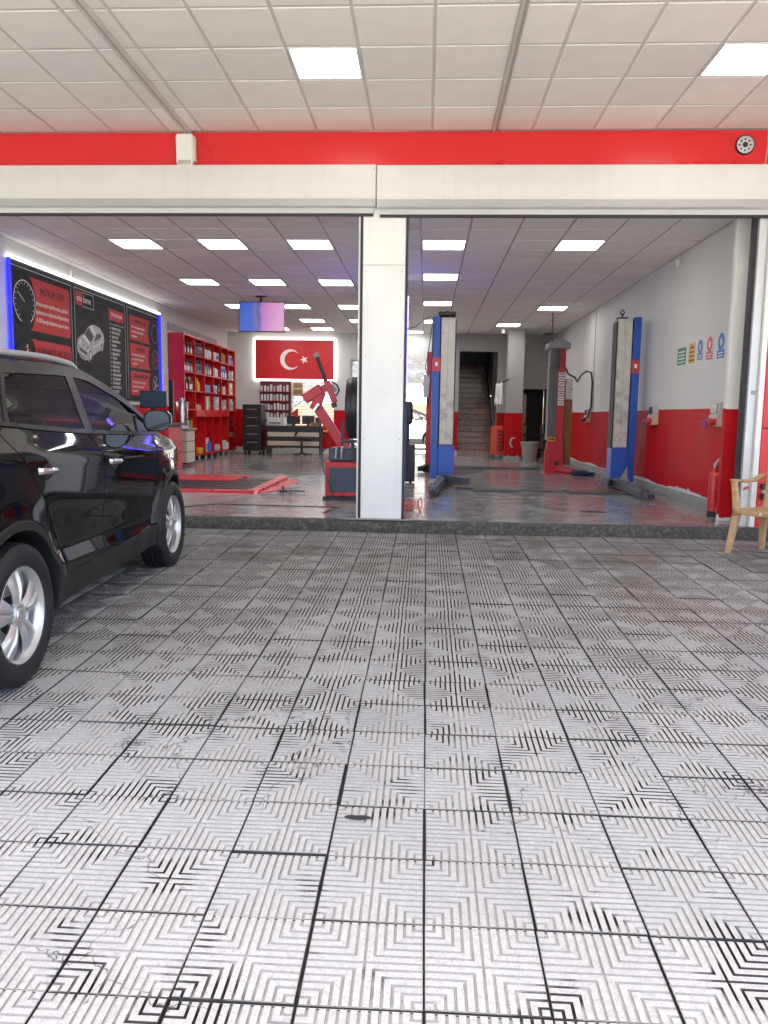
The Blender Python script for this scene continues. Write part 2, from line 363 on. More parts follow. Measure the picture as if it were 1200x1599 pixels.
def kerb():
    b = MB(); n = 160; xs = [-9+18*i/n for i in range(n+1)]
    prof = [(8.0,.08),(8.004,.262),(8.018,.325),(8.05,.343),(8.14,.347),(8.14,.08)]; vs = []
    for i, x in enumerate(xs):
        for k, (y, z) in enumerate(prof):
            r = random.gauss(0, 1)*(.006 if k in (1, 2, 3) else 0)
            vs.append((x, y+r-(.006*math.sin(x*2.2) if k < 4 else 0), z+r*.5))
    m = len(prof); b.add(vs, [(i*m+k, (i+1)*m+k, (i+1)*m+(k+1) % m, i*m+(k+1) % m) for i in range(n) for k in range(m)])
    return b.build('kerb', M_kerb, smooth=50)
struct(kerb(), 'dark rough concrete kerb along the garage threshold')
M_floor = mat('polished_floor', (.28,.285,.28), .18, var=.22, scale=3.5, rvar=.08, dirt=.55, dirtcol=(.10,.10,.098), dscale=1.3, spec=.5, bump=.03, bscale=9)
M_floord = mat('dark_floor_paint', (.10,.105,.108), .22, var=.15, scale=4)
M_floorl = mat('light_floor_patch', (.36,.365,.355), .18, var=.15, scale=4, dirt=.4, dirtcol=(.2,.2,.19), dscale=2)
struct(MB().prism([(-.86,8.035,.3475),(-.2,8.03,.3475),(-.1,8.06,.349),(-.16,8.12,.349),(-.7,8.13,.349),(-.9,8.08,.349)],(0,0,.004)).build('kerb_patch', mat('pale_mortar',(.34,.33,.31),.85,var=.3,scale=14)), 'pale mortar patch on the kerb before the centre pillar')
struct(MB().box(-5.9, 3.6, 8.11, 22.6, 0, ZF).build('floor', M_floor), 'polished grey workshop floor')
struct(MB().box(-12, 12, 22.6, 70, -.1, ZF-.03).build('back_yard', mat('yard_concrete', (.30,.295,.28), .8, var=.12, scale=3)))
def disc(cx, cy, r, z, n=64): return [(cx+r*math.cos(2*math.pi*i/n), cy+r*math.sin(2*math.pi*i/n), z) for i in range(n)]
tag(MB().prism(disc(-1.25, 16.4, 2.48, ZF+.001), (0,0,.004)).build('turntable', M_floord), 'dark grey round turntable disc set in the left bay floor', 'turntable')
struct(MB().prism([(-5.0,8.2,ZF+.001),(-3.2,8.2,ZF+.001),(-2.4,9.6,ZF+.001),(-2.0,11.3,ZF+.001),(-1.3,14.0,ZF+.001),(-3.4,13.9,ZF+.001),(-5.0,13,ZF+.001)], (0,0,.003)).build('floor_patch', M_floorl), 'lighter patch of floor in the left bay')  # flat polygon in a paler floor colour
ch = T('floor_channel', 'thin dark cable channel across the floor behind the left threshold', 'channel', (-1.8,9.1,ZF))
b = MB(); b.bar((-2.5,9.17,ZF+.004), (-1.05,9.09,ZF+.004), .035, .006); b.build('channel_strip', M_dark, ch)
b = MB(); b.bar((-2.95,8.62,ZF+.004), (-2.5,9.17,ZF+.004), .03, .006); b.build('channel_strip', M_dark, ch)
b = MB(); b.bar((-1.02,9.09,ZF+.004), (-1.12,8.55,ZF+.004), .03, .006); b.build('channel_strip', M_dark, ch)

# ================================================================== GARAGE BUILDING
gb = T('garage_building', 'two-bay garage with red fascia, white centre pillar and tiled ceilings', 'building', (0,8.15,0))
XL, XR, YB = -5.66, 3.50, 22.1
MB().box(XL-.25, XL, 8.5, YB+.3, 0, 4.4).build('side_wall', M_wall, gb)
MB().box(XR, XR+.25, 8.63, YB+.3, 0, 4.4).build('side_wall', M_wall, gb)
def ragged(pts_fn): pass
def dado(x, nrm, y0, y1, ztop, zlow, parent=gb, axis='x'):
    """red gloss paint coat, 3 mm proud of the wall, with a torn lower edge"""
    n = int((y1-y0)/.035); top = []; low = []
    for i in range(n+1):
        t = y0+(y1-y0)*i/n; zz = zlow+.02*math.sin(t*3.1)+random.gauss(0, .009); tt = ztop+.004*math.sin(t*1.7)
        P = (lambda a, z, o: (x+nrm*o, a, z)) if axis == 'x' else (lambda a, z, o: (a, x+nrm*o, z))
        low.append((P(t, zz, .0), P(t, zz, .004))); top.append((P(t, tt, .0), P(t, tt, .004)))
    b = MB(); vs = []
    for l, tp in zip(low, top): vs += [l[0], l[1], tp[1], tp[0]]
    b.add(vs, [(4*i+k, 4*i+4+k, 4*i+4+(k+1) % 4, 4*i+(k+1) % 4) for i in range(n) for k in range(4)])
    return b.build('painted_dado', M_reddado, parent)
dado(XR, -1, 8.64, YB, 1.585, .50)
dado(XL, 1, 8.51, YB, 1.585, .50)
MB().box(XR-.018, XR, 8.9, YB, ZF, .47).build('skirting', M_skirt, gb, bevel=.004)
MB().box(XL, XL+.018, 8.6, YB, ZF, .47).build('skirting', M_skirt, gb, bevel=.004)
# back wall with its openings: blinds window, glazed gate to the yard, stairwell, dark doorway
for x0, x1, z0, z1 in ((XL,-4.86,0,4.4),(-4.86,-2.62,2.45,4.4),(-4.86,-3.80,0,2.45),(-3.80,-2.62,0,1.15),(-2.62,-2.16,0,4.4),(-2.16,.30,3.03,4.4),(.30,.90,0,4.4),(.90,1.97,3.27,4.4),(1.97,2.62,0,4.4),(2.62,3.40,2.25,4.4),(3.40,XR,0,4.4)):
    MB().box(x0, x1, YB, YB+.25, z0, z1).build('back_wall', M_walldim if x0 > .2 else M_wall, gb)
for x0, x1 in ((XL,-4.86),(-2.62,-2.16),(.30,.90),(1.97,2.62)): dado(YB, -1, x0, x1, 1.585, .50, axis='y')
dado(YB, -1, -4.86, -2.62, 1.1, .5, axis='y')
b = MB(); b.box(2.62, 3.40, YB+.9, YB+1, 0, 2.3); b.box(2.5, 2.6, YB+.25, YB+1, 0, 2.3); b.box(3.42, 3.5, YB+.25, YB+1, 0, 2.3); b.box(2.5, 3.5, YB+.25, YB+1, 2.26, 2.35); b.build('store_room', mat('dark_plaster', (.08,.08,.08), .8), gb)
# free column with peeling red foot
b = MB(); b.box(2.09, 2.52, 20.62, 21.05, ZF, ZC+.05); b.build('column', M_walldim, gb, bevel=.008)
pc = [(2.085,20.615),(2.525,20.615),(2.525,21.055),(2.085,21.055)]
b = MB(); n = 14; vs = []; fs = []
ring = [(pc[k][0]+(pc[(k+1) % 4][0]-pc[k][0])*i/n, pc[k][1]+(pc[(k+1) % 4][1]-pc[k][1])*i/n) for k in range(4) for i in range(n)]
for x, y in ring: zl = .43+random.gauss(0, .02); vs += [(x, y, zl), (x, y, 1.57)]
m = len(ring); b.add(vs, [(2*i, 2*((i+1) % m), 2*((i+1) % m)+1, 2*i+1) for i in range(m)]).build('painted_dado', M_reddado, gb)
b = MB(); th = [R(30+i*11) for i in range(26)]
outer = [(2.32+.115*math.cos(t)*(1+random.gauss(0,.07)), 20.609, .80+.14*math.sin(t)*(1+random.gauss(0,.05))) for t in th]; inner = [(2.32+.075*math.cos(t)*(1+random.gauss(0,.09)), 20.609, .80+.105*math.sin(t)*(1+random.gauss(0,.07))) for t in th[::-1]]
k0 = len(th); b.add(outer+inner, [(i, i+1, 2*k0-2-i, 2*k0-1-i) for i in range(k0-1) if 3 < i < 20]); b.build('paint_loss', M_cover, gb)
# front pillar, clad in white sheet
px0, px1 = -.672, -.246
MB().box(px0, px1, 8.16, 8.62, ZF-.005, 4.3).build('pillar_core', M_wall, gb)
for z0, z1 in ((ZF, 2.955), (2.961, 3.66)):
    MB().box(px0-.004, px1+.004, 8.145, 8.158, z0, z1).build('cladding_sheet', M_white, gb, bevel=.003)
for x in (px0+.03, px1-.03):
    for z in (1.19, 2.05, 2.9): MB().cyl((x, 8.145, z), (x, 8.141, z), .006, n=8).build('rivet', M_grey, gb)
# right pier (inside) with red foot, and the red facade panels beyond the door frame
MB().box(3.20, 3.62, 8.55, 8.63, ZF, 4.3).build('pier', M_white, gb, bevel=.006)
dado(8.55, -1, 3.20, 3.50, 1.56, .40, axis='y'); dado(3.20, -1, 8.546, 8.63, 1.56, .40)
for z0, z1 in ((.33, 1.36), (1.368, 2.09), (2.098, 2.82), (2.828, 3.9)):
    MB().box(3.405, 8.9, 8.10, 8.16, z0, z1).build('facade_panel', M_redpaint, gb, bevel=.003)
MB().box(3.4, 8.9, 8.17, 8.6, 0, 4.3).build('front_wall', M_concrete, gb)
MB().box(-9, XL+.02, 8.17, 8.6, 0, 4.3).build('front_wall', M_concrete, gb)
# fascia band and lintel
MB().box(-9, 8.9, 8.12, 8.2, 3.905, 4.245).build('fascia_band', M_redpaint, gb, bevel=.003)
MB().box(-9, 8.9, 8.2, 8.62, 3.60, 4.4).build('lintel', M_wall, gb)
# upper storey and the slab over the forecourt
MB().box(-9, 9, -.9, 22.4, 4.40, 5.6).build('upper_storey', mat('render', (.55,.52,.47), .8), gb)
MB().box(-9, 9, -.9, -.75, 4.2, 4.4).build('canopy_edge', M_redpaint, gb)
# ---- ceilings: individual tiles where they read, one joined part beyond
M_ctile = mat('ceiling_tile', (.87,.855,.805), .75, var=.05, scale=3, objvar=.07, bump=.12, bscale=160)
M_ctee = mat('ceiling_tee', (.42,.41,.40), .5, var=.08, scale=4)
ceil_out = MB().box(-9, 9, -.75, 8.2, 4.33, 4.36).build('canopy_ceiling', M_ctile, gb)
ceil_in = MB().box(XL-.02, XR+.02, 8.5, 22.2, ZC+.05, ZC+.08).build('interior_ceiling', M_ctile, gb)
lights_out = [(-1.149,-.579,6.35,6.93),(2.177,2.752,6.35,6.93)]
TEE = .011
_cache = {}
def ctile(x0, x1, y0, y1, z, parent):
    key = (round(x1-x0, 2), round(y1-y0, 2))
    w, h = (x1-x0)/2-TEE, (y1-y0)/2-TEE
    if key not in _cache:
        b = MB(); e = .010
        b.add([(-w,-h,.005),(w,-h,.005),(w,h,.005),(-w,h,.005),(-w+e,-h+e,0),(w-e,-h+e,0),(w-e,h-e,0),(-w+e,h-e,0)], [(4,7,6,5),(0,1,5,4),(1,2,6,5),(2,3,7,6),(3,0,4,7)])
        o = b.build('ceiling_tile', M_ctile, parent, local=True); _cache[key] = o.data
    else:
        o = bpy.data.objects.new('ceiling_tile', _cache[key]); COL.objects.link(o); o.parent = parent
    o.location = Vector(((x0+x1)/2, (y0+y1)/2, z+random.gauss(0, .0012)))-root_of(parent).location
    o.rotation_euler = (random.gauss(0, .0015), random.gauss(0, .0015), 0)
M_ctee2 = mat('canopy_tee', (.60,.58,.54), .5, var=.08, scale=4)
def ceiling(cols, rows, z, parent, single, skip, tee_name):
    far = MB(); grid = MB()
    for i in range(len(cols)-1):
        for j in range(len(rows)-1):
            x0, x1, y0, y1 = cols[i], cols[i+1], rows[j], rows[j+1]; cx, cy = (x0+x1)/2, (y0+y1)/2
            if any(a < cx < b_ and c < cy < d for a, b_, c, d in skip): continue
            if single(cx, cy): ctile(x0, x1, y0, y1, z, parent)
            else:
                w, h, e = (x1-x0)/2-TEE, (y1-y0)/2-TEE, .006
                far.add([(cx-w,cy-h,z+.012),(cx+w,cy-h,z+.012),(cx+w,cy+h,z+.012),(cx-w,cy+h,z+.012),(cx-w+e,cy-h+e,z),(cx+w-e,cy-h+e,z),(cx+w-e,cy+h-e,z),(cx-w+e,cy+h-e,z)], [(4,7,6,5),(0,1,5,4),(1,2,6,5),(2,3,7,6),(3,0,4,7)])
    if far.v: far.build('far_ceiling_tiles', M_ctile, parent)['kind'] = 'stuff'
    for x in cols: grid.box(x-.012, x+.012, rows[0], rows[-1], z+.004, z+.03)
    for y in rows:
        for i in range(len(cols)-1): grid.box(cols[i]+.012, cols[i+1]-.012, y-.010, y+.010, z+.0045, z+.03)
    g = grid.build('ceiling_grid', M_ctee2 if z > 4 else M_ctee, parent)
oc = [-2.649-.583*k for k in range(11, 0, -1)]+[-2.649,-2.304,-1.734,-1.149,-.579,.006,.601,.991,1.585,2.177,2.752]+[2.752+.59*k for k in range(1, 11)]
orow = [8.115-.59*k for k in range(14, -1, -1)]; orow = [y-0 for y in orow]
ceiling(oc, orow, ZE, ceil_out, lambda x, y: y > 5.1 and -5 < x < 4.2, lights_out, 'tee')
ic = [-.11+.6*k for k in range(-9, 7)]; ic = [XL]+[x for x in ic if x > XL+.05 and x < XR-.05]+[XR]
ir = [8.64]+[8.7+.6*k for k in range(0, 23)]
lights_in = []
for x in (-4.31, -3.11, -1.91, -.11, 1.69): lights_in.append((x, 10.5))
for x in (-4.31, -3.11, -1.91): lights_in.append((x, 13.5))
lights_in += [(-.11, 12.9), (2.29, 16.5), (1.69, 19.5), (-4.31, 16.5), (-3.11, 16.5), (-1.91, 16.5), (-.11, 15.9), (-3.11, 18.9), (-1.91, 18.9), (-.11, 18.9), (-4.31, 20.7), (-3.11, 20.7), (-.71, 21.3)]
sk = [(x, x+.6, y, y+.6) for x, y in lights_in]
ceiling(ic, ir, ZC, ceil_in, lambda x, y: y < 13.3, sk, 'tee')
bay = lambda x: 'left bay' if x < -.5 else 'right bay'
rown = {10.5:'front row', 13.5:'second row', 12.9:'second row', 16.5:'third row', 15.9:'third row', 19.5:'fourth row', 18.9:'fourth row', 20.7:'last row', 21.3:'last row'}
def light(x0, x1, y0, y1, z, label, group):
    t = T('ceiling_light', label, 'ceiling light', ((x0+x1)/2, (y0+y1)/2, z), group=group)
    b = MB(); e = .014
    for a in ((x0+.012,x1-.012,y0+.012,y0+.012+e),(x0+.012,x1-.012,y1-.012-e,y1-.012),(x0+.012,x0+.012+e,y0+.012+e,y1-.012-e),(x1-.012-e,x1-.012,y0+.012+e,y1-.012-e)): b.box(*a, z-.003, z+.03)
    b.build('frame', M_whitemetal, t)
    MB().box(x0+.026, x1-.026, y0+.026, y1-.026, z+.002, z+.02).build('diffuser', M_panel, t)
for k, (x, y) in enumerate(lights_in):
    same = sorted(a for a, c in lights_in if c == y and bay(a) == bay(x)); i = same.index(x)
    pos = 'only one' if len(same) == 1 else ['leftmost', 'second from the left', 'third from the left'][i]
    if x == -.11:
        q = sorted(c for a, c in lights_in if a == x).index(y)
        light(x, x+.6, y, y+.6, ZC, f'lit square ceiling panel, {["nearest", "second", "third", "farthest"][q]} in the column beside the centre pillar', 'lit panels in the workshop ceiling'); continue
    light(x, x+.6, y, y+.6, ZC, f'lit square ceiling panel, {pos} in the {rown[y]} of the {bay(x)}', 'lit panels in the workshop ceiling')
light(*lights_out[0], ZE, 'lit square ceiling panel over the forecourt, left of the pair', 'lit panels over the forecourt')
light(*lights_out[1], ZE, 'lit square ceiling panel over the forecourt, cut by the right edge', 'lit panels over the forecourt')
t = T('cable_trunking', 'double grey cable trunking on the forecourt ceiling ending at the white siren', 'trunking', (-2.48,8.1,ZE))
for dx in (0, .045): MB().box(-2.50+dx, -2.465+dx, .4, 8.115, ZE-.022, ZE+.003).build('channel', M_ctee2, t, bevel=.003)
t = T('cable_trunking', 'single grey cable trunking on the forecourt ceiling above the centre pillar', 'trunking', (.62,8.1,ZE))
MB().box(.598, .622, .4, 8.115, ZE-.02, ZE+.003).build('channel', M_ctee2, t, bevel=.003); MB().box(.624, .648, .4, 8.115, ZE-.014, ZE+.003).build('channel', M_ctee, t, bevel=.003)

# ================================================================== SHUTTERS
M_lip = mat('shutter_lip', (.42,.42,.41), .4, var=.05)
def shutter(x0, x1, label, zoff=0, yoff=0):
    t = T('roller_shutter', label, 'shutter', ((x0+x1)/2, 8.1, 3.5), group='roller shutters over the bays')
    y = 8.02+yoff
    b = MB(); b.prism([(x0, y, 3.635+zoff), (x0, y, 3.902+zoff), (x0, 8.118, 3.902+zoff), (x0, 8.118, 3.51+zoff), (x0, y+.075, 3.51+zoff)], (x1-x0, 0, 0)); b.build('casing', M_whitemetal, t, bevel=.006)
    MB().box(x0+.004, x1-.004, y+.030, y+.048, 3.512+zoff, 3.62+zoff).build('lower_lip', M_lip, t, bevel=.003)
    MB().box(x0+.02, x1-.02, 8.12, 8.155, 3.462+zoff, 3.53+zoff).build('bottom_bar', M_whitemetal, t, bevel=.004)
    MB().box(x0+.03, x1-.03, 8.123, 8.15, 3.435+zoff, 3.46+zoff).build('rubber_seal', M_dark, t)
    for q in (x0+.02, x1-.02): MB().cyl((q, y-.003, 3.86+zoff), (q, y+.002, 3.86+zoff), .005, n=8).build('screw', M_grey, t)
    return t
s1 = shutter(-8.9, -.545, 'white roller shutter casing over the left bay')
s2 = shutter(-.537, 3.42, 'white roller shutter casing over the right bay', -.012, -.02)
MB().box(px0-.03, px0-.006, 8.14, 8.20, ZF, 3.5).build('guide_rail', M_dark, s1)
MB().box(px0-.05, px0-.032, 8.15, 8.24, ZF, 3.5).build('guide_channel', M_whitemetal, s1)
MB().box(px1+.006, px1+.032, 8.14, 8.20, ZF, 3.49).build('guide_rail', M_dark, s2)
MB().box(3.235, 3.262, 8.20, 8.30, ZF, 3.5).build('guide_rail', M_dark, s2)
b = MB(); b.box(3.262, 3.345, 8.155, 8.30, ZF, 3.9); b.build('guide_channel', M_alu, s2, bevel=.004)
b = MB(); b.box(3.347, 3.402, 8.105, 8.30, ZF, 3.9); b.build('frame_post', M_white, s2, bevel=.004)
MB().box(3.29, 3.335, 8.149, 8.156, 1.70, 1.74).build('latch', M_grey, s2, bevel=.003)
# ================================================================== CARS
def pchip(xs, ys):
    xs = np.array(xs, float); ys = np.array(ys, float); h = np.diff(xs); d = np.diff(ys)/h; m = np.zeros(len(xs))
    for i in range(1, len(xs)-1):
        if d[i-1]*d[i] > 0:
            w1, w2 = 2*h[i]+h[i-1], h[i]+2*h[i-1]; m[i] = (w1+w2)/(w1/d[i-1]+w2/d[i])
    m[0], m[-1] = d[0], d[-1]
    def f(x):
        x = min(max(x, xs[0]), xs[-1]); i = min(max(int(np.searchsorted(xs, x))-1, 0), len(xs)-2); t = (x-xs[i])/h[i]
        return float((2*t**3-3*t*t+1)*ys[i]+(t**3-2*t*t+t)*h[i]*m[i]+(-2*t**3+3*t*t)*ys[i+1]+(t**3-t*t)*h[i]*m[i+1])
    return f
# silhouette of the body side: upper edge (roof gutter, screen pillar, bonnet edge)
ZEDGE = pchip([-2.16,-2.10,-1.98,-1.78,-1.2,-.4,0,.25,.6,.9,1.12,1.3,1.6,1.85,2.03,2.12,2.17], [.70,1.11,1.38,1.505,1.568,1.573,1.556,1.495,1.37,1.228,1.11,1.075,1.01,.925,.82,.72,.60])
BELT = pchip([-2.1,-1.6,-1.2,-.4,.6,1.12,1.5], [1.33,1.30,1.255,1.185,1.125,1.095,1.06])
PLAN = pchip([-2.2,-2.05,-1.8,-1.4,-1.0,0,.9,1.35,1.7,1.95,2.1,2.2], [.80,.905,.955,.985,1,1,.995,.97,.92,.82,.70,.52])
SIDE = pchip([.15,.30,.40,.44,.52,.62,.78,.92,1.015,1.05,1.11,1.17,1.30,1.45,1.60,1.70], [.84,.868,.885,.888,.868,.872,.893,.903,.908,.898,.872,.850,.795,.728,.645,.58])
WB = 1.32; ARC = .405
def W(y, z):
    s = SIDE(z+.055*y*(1 if z < 1.12 else max(0, 1-(z-1.12)/.2)))      # the shoulder crease climbs to the rear
    f = 0
    for c in (-WB, WB):
        d = math.hypot(y-c, z-.36)
        if z < 1.0: f = max(f, .026*math.exp(-((d-ARC)/.10)**2))
    return (s+f)*PLAN(y)
def arch(y):
    z = .30
    for c in (-WB, WB):
        d = abs(y-c)
        if d < ARC: z = max(z, .36+math.sqrt(ARC*ARC-d*d))
    return z
def rear_edge(z): return pchip([.42,.60,.85,1.05,1.18,1.27], [-.76,-.84,-1.02,-1.20,-1.31,-1.36])(z)
def split_edge(z): return pchip([.42,.75,1.0,1.2], [-.19,-.185,-.20,-.36])(z)
def front_edge(z): return pchip([.40,.50,.75,1.0,1.13], [.72,.80,.86,.90,.93])(z)

def make_car(name, label, paint, group=None, detail=True):
    car = T(name, label, 'car', group=group)
    M_glass = glass('car_glass', .6, 0, (.86,.95,.92), 1.85); M_trim = mat('car_trim_black', (.008,.008,.009), .35, var=.1, spec=.3); M_clad = mat('car_cladding', (.010,.010,.011), .55, var=.15, bump=.08, bscale=150)
    M_chrome = mat('car_chrome', (.80,.80,.80), .10, metal=1, var=.03); M_seat = mat('car_seat', (.03,.03,.032), .8); M_tyre = mat('car_tyre', (.010,.0105,.012), .6, var=.25, scale=10); M_rim = mat('car_alloy', (.60,.605,.61), .34, metal=.75, var=.05)
    M_lens = glass('car_lens', .85); M_tail = mat('tail_lamp_red', (.35,.01,.01), .12); M_plate = M_paper
    GAP = .0052
    def side_panel(nm, yl, yr, zb, zt, m, s, nu=26, nv=22, off=0, lip=.022, parent=car):
        """structured patch on the body side: y between yl(v) and yr(v), z between zb(y) and zt(y), edges turned inwards"""
        def P(u, v):
            z = None; y = yl(.8)+(yr(.8)-yl(.8))*u
            for _ in range(4):
                z = zb(y)+(zt(y)-zb(y))*v; y = yl(z)+GAP+(yr(z)-yl(z)-2*GAP)*u
            z = zb(y)+(zt(y)-zb(y))*v
            return y, z
        b = MB(); b.grid(lambda u, v: (lambda q: (s*(W(*q)+off), q[0], q[1]))(P(u, v)), nu, nv)
        edge = [P(i/nu, 0) for i in range(nu)]+[P(1, j/nv) for j in range(nv)]+[P(1-i/nu, 1) for i in range(nu)]+[P(0, 1-j/nv) for j in range(nv)]
        n = len(edge); vs = []
        for q in edge: vs += [(s*(W(*q)+off), q[0], q[1]), (s*(W(*q)+off-lip), q[0], q[1])]
        b.add(vs, [(2*i, 2*((i+1) % n), 2*((i+1) % n)+1, 2*i+1) for i in range(n)])
        return b.build(nm, m, parent, smooth=35, local=True)
    C = lambda v: (lambda z: v)
    for s in (1, -1):
        beltm = lambda y: BELT(y)-.012
        rd = side_panel('rear_door', rear_edge, split_edge, lambda y: .425, beltm, paint, s)
        fd = side_panel('front_door', split_edge, front_edge, lambda y: .425, beltm, paint, s)
        side_panel('front_fender', front_edge, C(2.12), lambda y: max(arch(y), .44 if y < 1.0 else .30), lambda y: ZEDGE(y)-.004, paint, s, 60, 24)
        side_panel('rear_quarter_panel', C(-2.14), rear_edge, lambda y: max(arch(y), .40), lambda y: min(BELT(y)-.012, ZEDGE(y)-.01), paint, s, 60, 24)
        side_panel('sill', C(-.93), C(.93), lambda y: .27, lambda y: .425, M_clad, s, 24, 6, .004)
        # wheel-arch cladding rings
        for c in (-WB, WB):
            b = MB(); n = 36; ro, ri = ARC+.042, ARC-.012
            def q(a, r, o): y, z = c+r*math.cos(a), .36+r*math.sin(a); return (s*(W(y, max(z, .2))+o), y, z)
            vs = []
            for i in range(n+1):
                a = R(-14)+R(208)*i/n; vs += [q(a, ro, -.004), q(a, ro-.008, .010), q(a, ri+.006, .010), q(a, ri, -.03), q(a, ri, -.14)]
            b.add(vs, [(5*i+k, 5*i+5+k, 5*i+6+k, 5*i+1+k) for i in range(n) for k in range(4)]); b.build('arch_cladding', M_clad, car, smooth=30, local=True)
            b = MB(); b.lathe([(ARC+.02, -.10), (ARC+.02, -.40)], (s*.86+(.0 if s > 0 else .5), c, .36), 'x', 28, a0=R(0), a1=R(180)) if False else None
            b.grid(lambda u, v: (s*(.80-.34*v), c+(ARC+.015)*math.cos(R(-15+210*u)), .36+(ARC+.015)*math.sin(R(-15+210*u))), 24, 1)
            b.grid(lambda u, v: (s*.46, c+(ARC+.015)*v*math.cos(R(-15+210*u)), .36+(ARC+.015)*v*math.sin(R(-15+210*u))), 24, 1)
            b.build('wheel_well', M_dark, car, smooth=30, local=True)
        # side glass: panes between the belt and the roof frame, plus frame strips and pillars
        def head(y): return ZEDGE(y)-(.068 if y < .3 else .068-.02*min(1, (y-.3)/.5))
        bz = lambda y: BELT(y)+.006
        fp = lambda z: pchip([1.10,1.125,1.20,1.33,1.47,1.55], [.92,.90,.73,.50,.26,.05])(z)
        bp0 = lambda z: pchip([1.17,1.53], [-.355,-.235])(z); bp1 = lambda z: pchip([1.17,1.53], [-.235,-.125])(z)
        cp0 = lambda z: pchip([1.25,1.40,1.54], [-1.235,-1.12,-.985])(z); cp1 = lambda z: cp0(z)+.05
        qr = lambda z: pchip([1.25,1.33,1.45,1.53], [-1.86,-1.80,-1.66,-1.50])(z)
        side_panel('front_door_window', bp1, lambda z: fp(z)-.03, bz, head, M_glass, s, 20, 10, -.004, .0, fd)
        side_panel('rear_door_window', cp1, bp0, bz, head, M_glass, s, 16, 10, -.004, .0, rd)
        side_panel('quarter_window', qr, cp0, bz, head, M_glass, s, 12, 8, -.004, .0)
        side_panel('door_pillar', bp0, bp1, bz, head, M_trim, s, 4, 8, .003, .02)
        side_panel('door_pillar', cp0, cp1, bz, head, M_trim, s, 3, 8, .0, .02)
        side_panel('roof_frame', C(-2.0), C(1.14), head, lambda y: ZEDGE(y)-.002, M_trim, s, 70, 3, .003, .02)
        side_panel('belt_moulding', C(-1.86), C(1.10), lambda y: BELT(y)-.012, lambda y: BELT(y)+.012, M_trim, s, 50, 2, .008, .02)
        side_panel('rear_pillar', C(-2.06), qr, lambda y: min(bz(y), ZEDGE(y)-.09), head, paint, s, 10, 8, 0, .02)
        # mirror-foot triangle
        b = MB(); tri = [(.93,1.13),(.60,1.13),(.66,1.24)]
        b.prism([(s*(W(*q)+.006), q[0], q[1]) for q in tri], (-s*.02, 0, 0)); b.build('mirror_base', M_trim, car, local=True, bevel=.006)
        # mirror: housing shell, glass, indicator stripe
        mx, my, mz = s*.985, .69, 1.212
        b = MB()
        def mh(u, v):
            a = 2*math.pi*u; t = v
            rr = math.sqrt(max(0, 1-t**2.6)) if v < 1 else .02
            ex = math.copysign(abs(math.cos(a))**.75, math.cos(a)); ez = math.copysign(abs(math.sin(a))**.75, math.sin(a))
            return (mx+ex*.098*rr, my-.055+.15*t, mz+ez*.075*rr+.01*ex*s)
        b.grid(mh, 28, 10); mo = b.build('wing_mirror', paint, car, smooth=60, local=True)
        b = MB(); b.bar((s*.90, .72, 1.155), (s*.95, .70, 1.175), .09, .035); b.build('mirror_arm', M_trim, mo, local=True, bevel=.01)
        b = MB(); ring = lambda k, yy: [(mx+math.copysign(abs(math.cos(a))**.75, math.cos(a))*.098*k, my-.055+yy, mz+math.copysign(abs(math.sin(a))**.75, math.sin(a))*.075*k) for a in [2*math.pi*i/28 for i in range(28)]]
        r0, r1, r2 = ring(1.01, -.001), ring(.90, -.001), ring(.90, .012)
        b.add(r0+r1+r2, [(i, (i+1) % 28, 28+(i+1) % 28, 28+i) for i in range(28)]+[(28+i, 28+(i+1) % 28, 56+(i+1) % 28, 56+i) for i in range(28)]); b.build('mirror_rim', M_trim, mo, local=True)
        b = MB(); b.add(ring(.90, .008), [tuple(range(28))]); b.build('mirror_glass', mat('mirror_silver', (.13,.135,.135), .02, metal=1, var=.01), mo, local=True)
        # handles
        for hy, hz, dr in ((-.02, .985, fd), (-1.0, 1.02, rd)):
            b = MB(); w0 = W(hy, hz)
            b.grid(lambda u, v: (s*(W(hy-.1+.2*u, hz)+.003+.030*math.sin(math.pi*u)**.5*(.55+.45*math.cos(2*math.pi*v))), hy-.105+.21*u, hz-.012*u+.016*math.sin(2*math.pi*v)), 18, 10)
            b.build('handle', M_chrome, dr, smooth=60, local=True)
            b = MB(); cc = [(hy+.065*math.cos(a), hz-.012+.042*math.sin(a)) for a in [2*math.pi*i/20 for i in range(20)]]
            b.add([(s*(W(*q)+.0025), *q) for q in cc], [tuple(range(20))]); b.build('handle_recess', M_trim, dr, local=True)
    # roof, screens, bonnet, nose, tail: strips spanning from edge to edge
    def span(nm, y0, y1, m, crown, nu=24, nv=20, lift=0, zf=None):
        b = MB()
        def P(u, v):
            y = y0+(y1-y0)*u; x = 2*v-1; ze = (zf or ZEDGE)(y); w = W(y, ze)-.004
            return (x*w, y+(.10*(1-x*x) if nm in ('windscreen',) else 0), ze+crown(y)*(1-abs(x)**2.2)+lift)
        b.grid(P, nu, nv); return b.build(nm, m, car, smooth=50, local=True)
    roof = span('roof', -1.78, .10, paint, lambda y: .085)
    span('windscreen', .10, 1.12, M_glass, lambda y: .07+.01*(y-.1))
    span('bonnet', 1.14, 2.03, paint, lambda y: .075-.02*(y-1.1))
    span('rear_screen', -2.03, -1.79, M_glass, lambda y: .055); span('cowl', 1.115, 1.16, M_trim, lambda y: .07, 4, 20, -.004)
    def endcap(nm, y, zb, zt, m, bulge, nz=16, off=0, x0=-1, x1=1, parent=car):
        b = MB(); sg = 1 if y > 0 else -1
        def P(u, v):
            x = x0+(x1-x0)*v; z = zb+(zt-zb)*u; w = W(y, z)*.985
            return (x*w, y+sg*(bulge*(1-abs(x)**2.4)+off+.03*math.sin(math.pi*min(1, max(0, (z-.3)/.6)))), z)
        b.grid(P, nz, 24); return b.build(nm, m, parent, smooth=50, local=True)
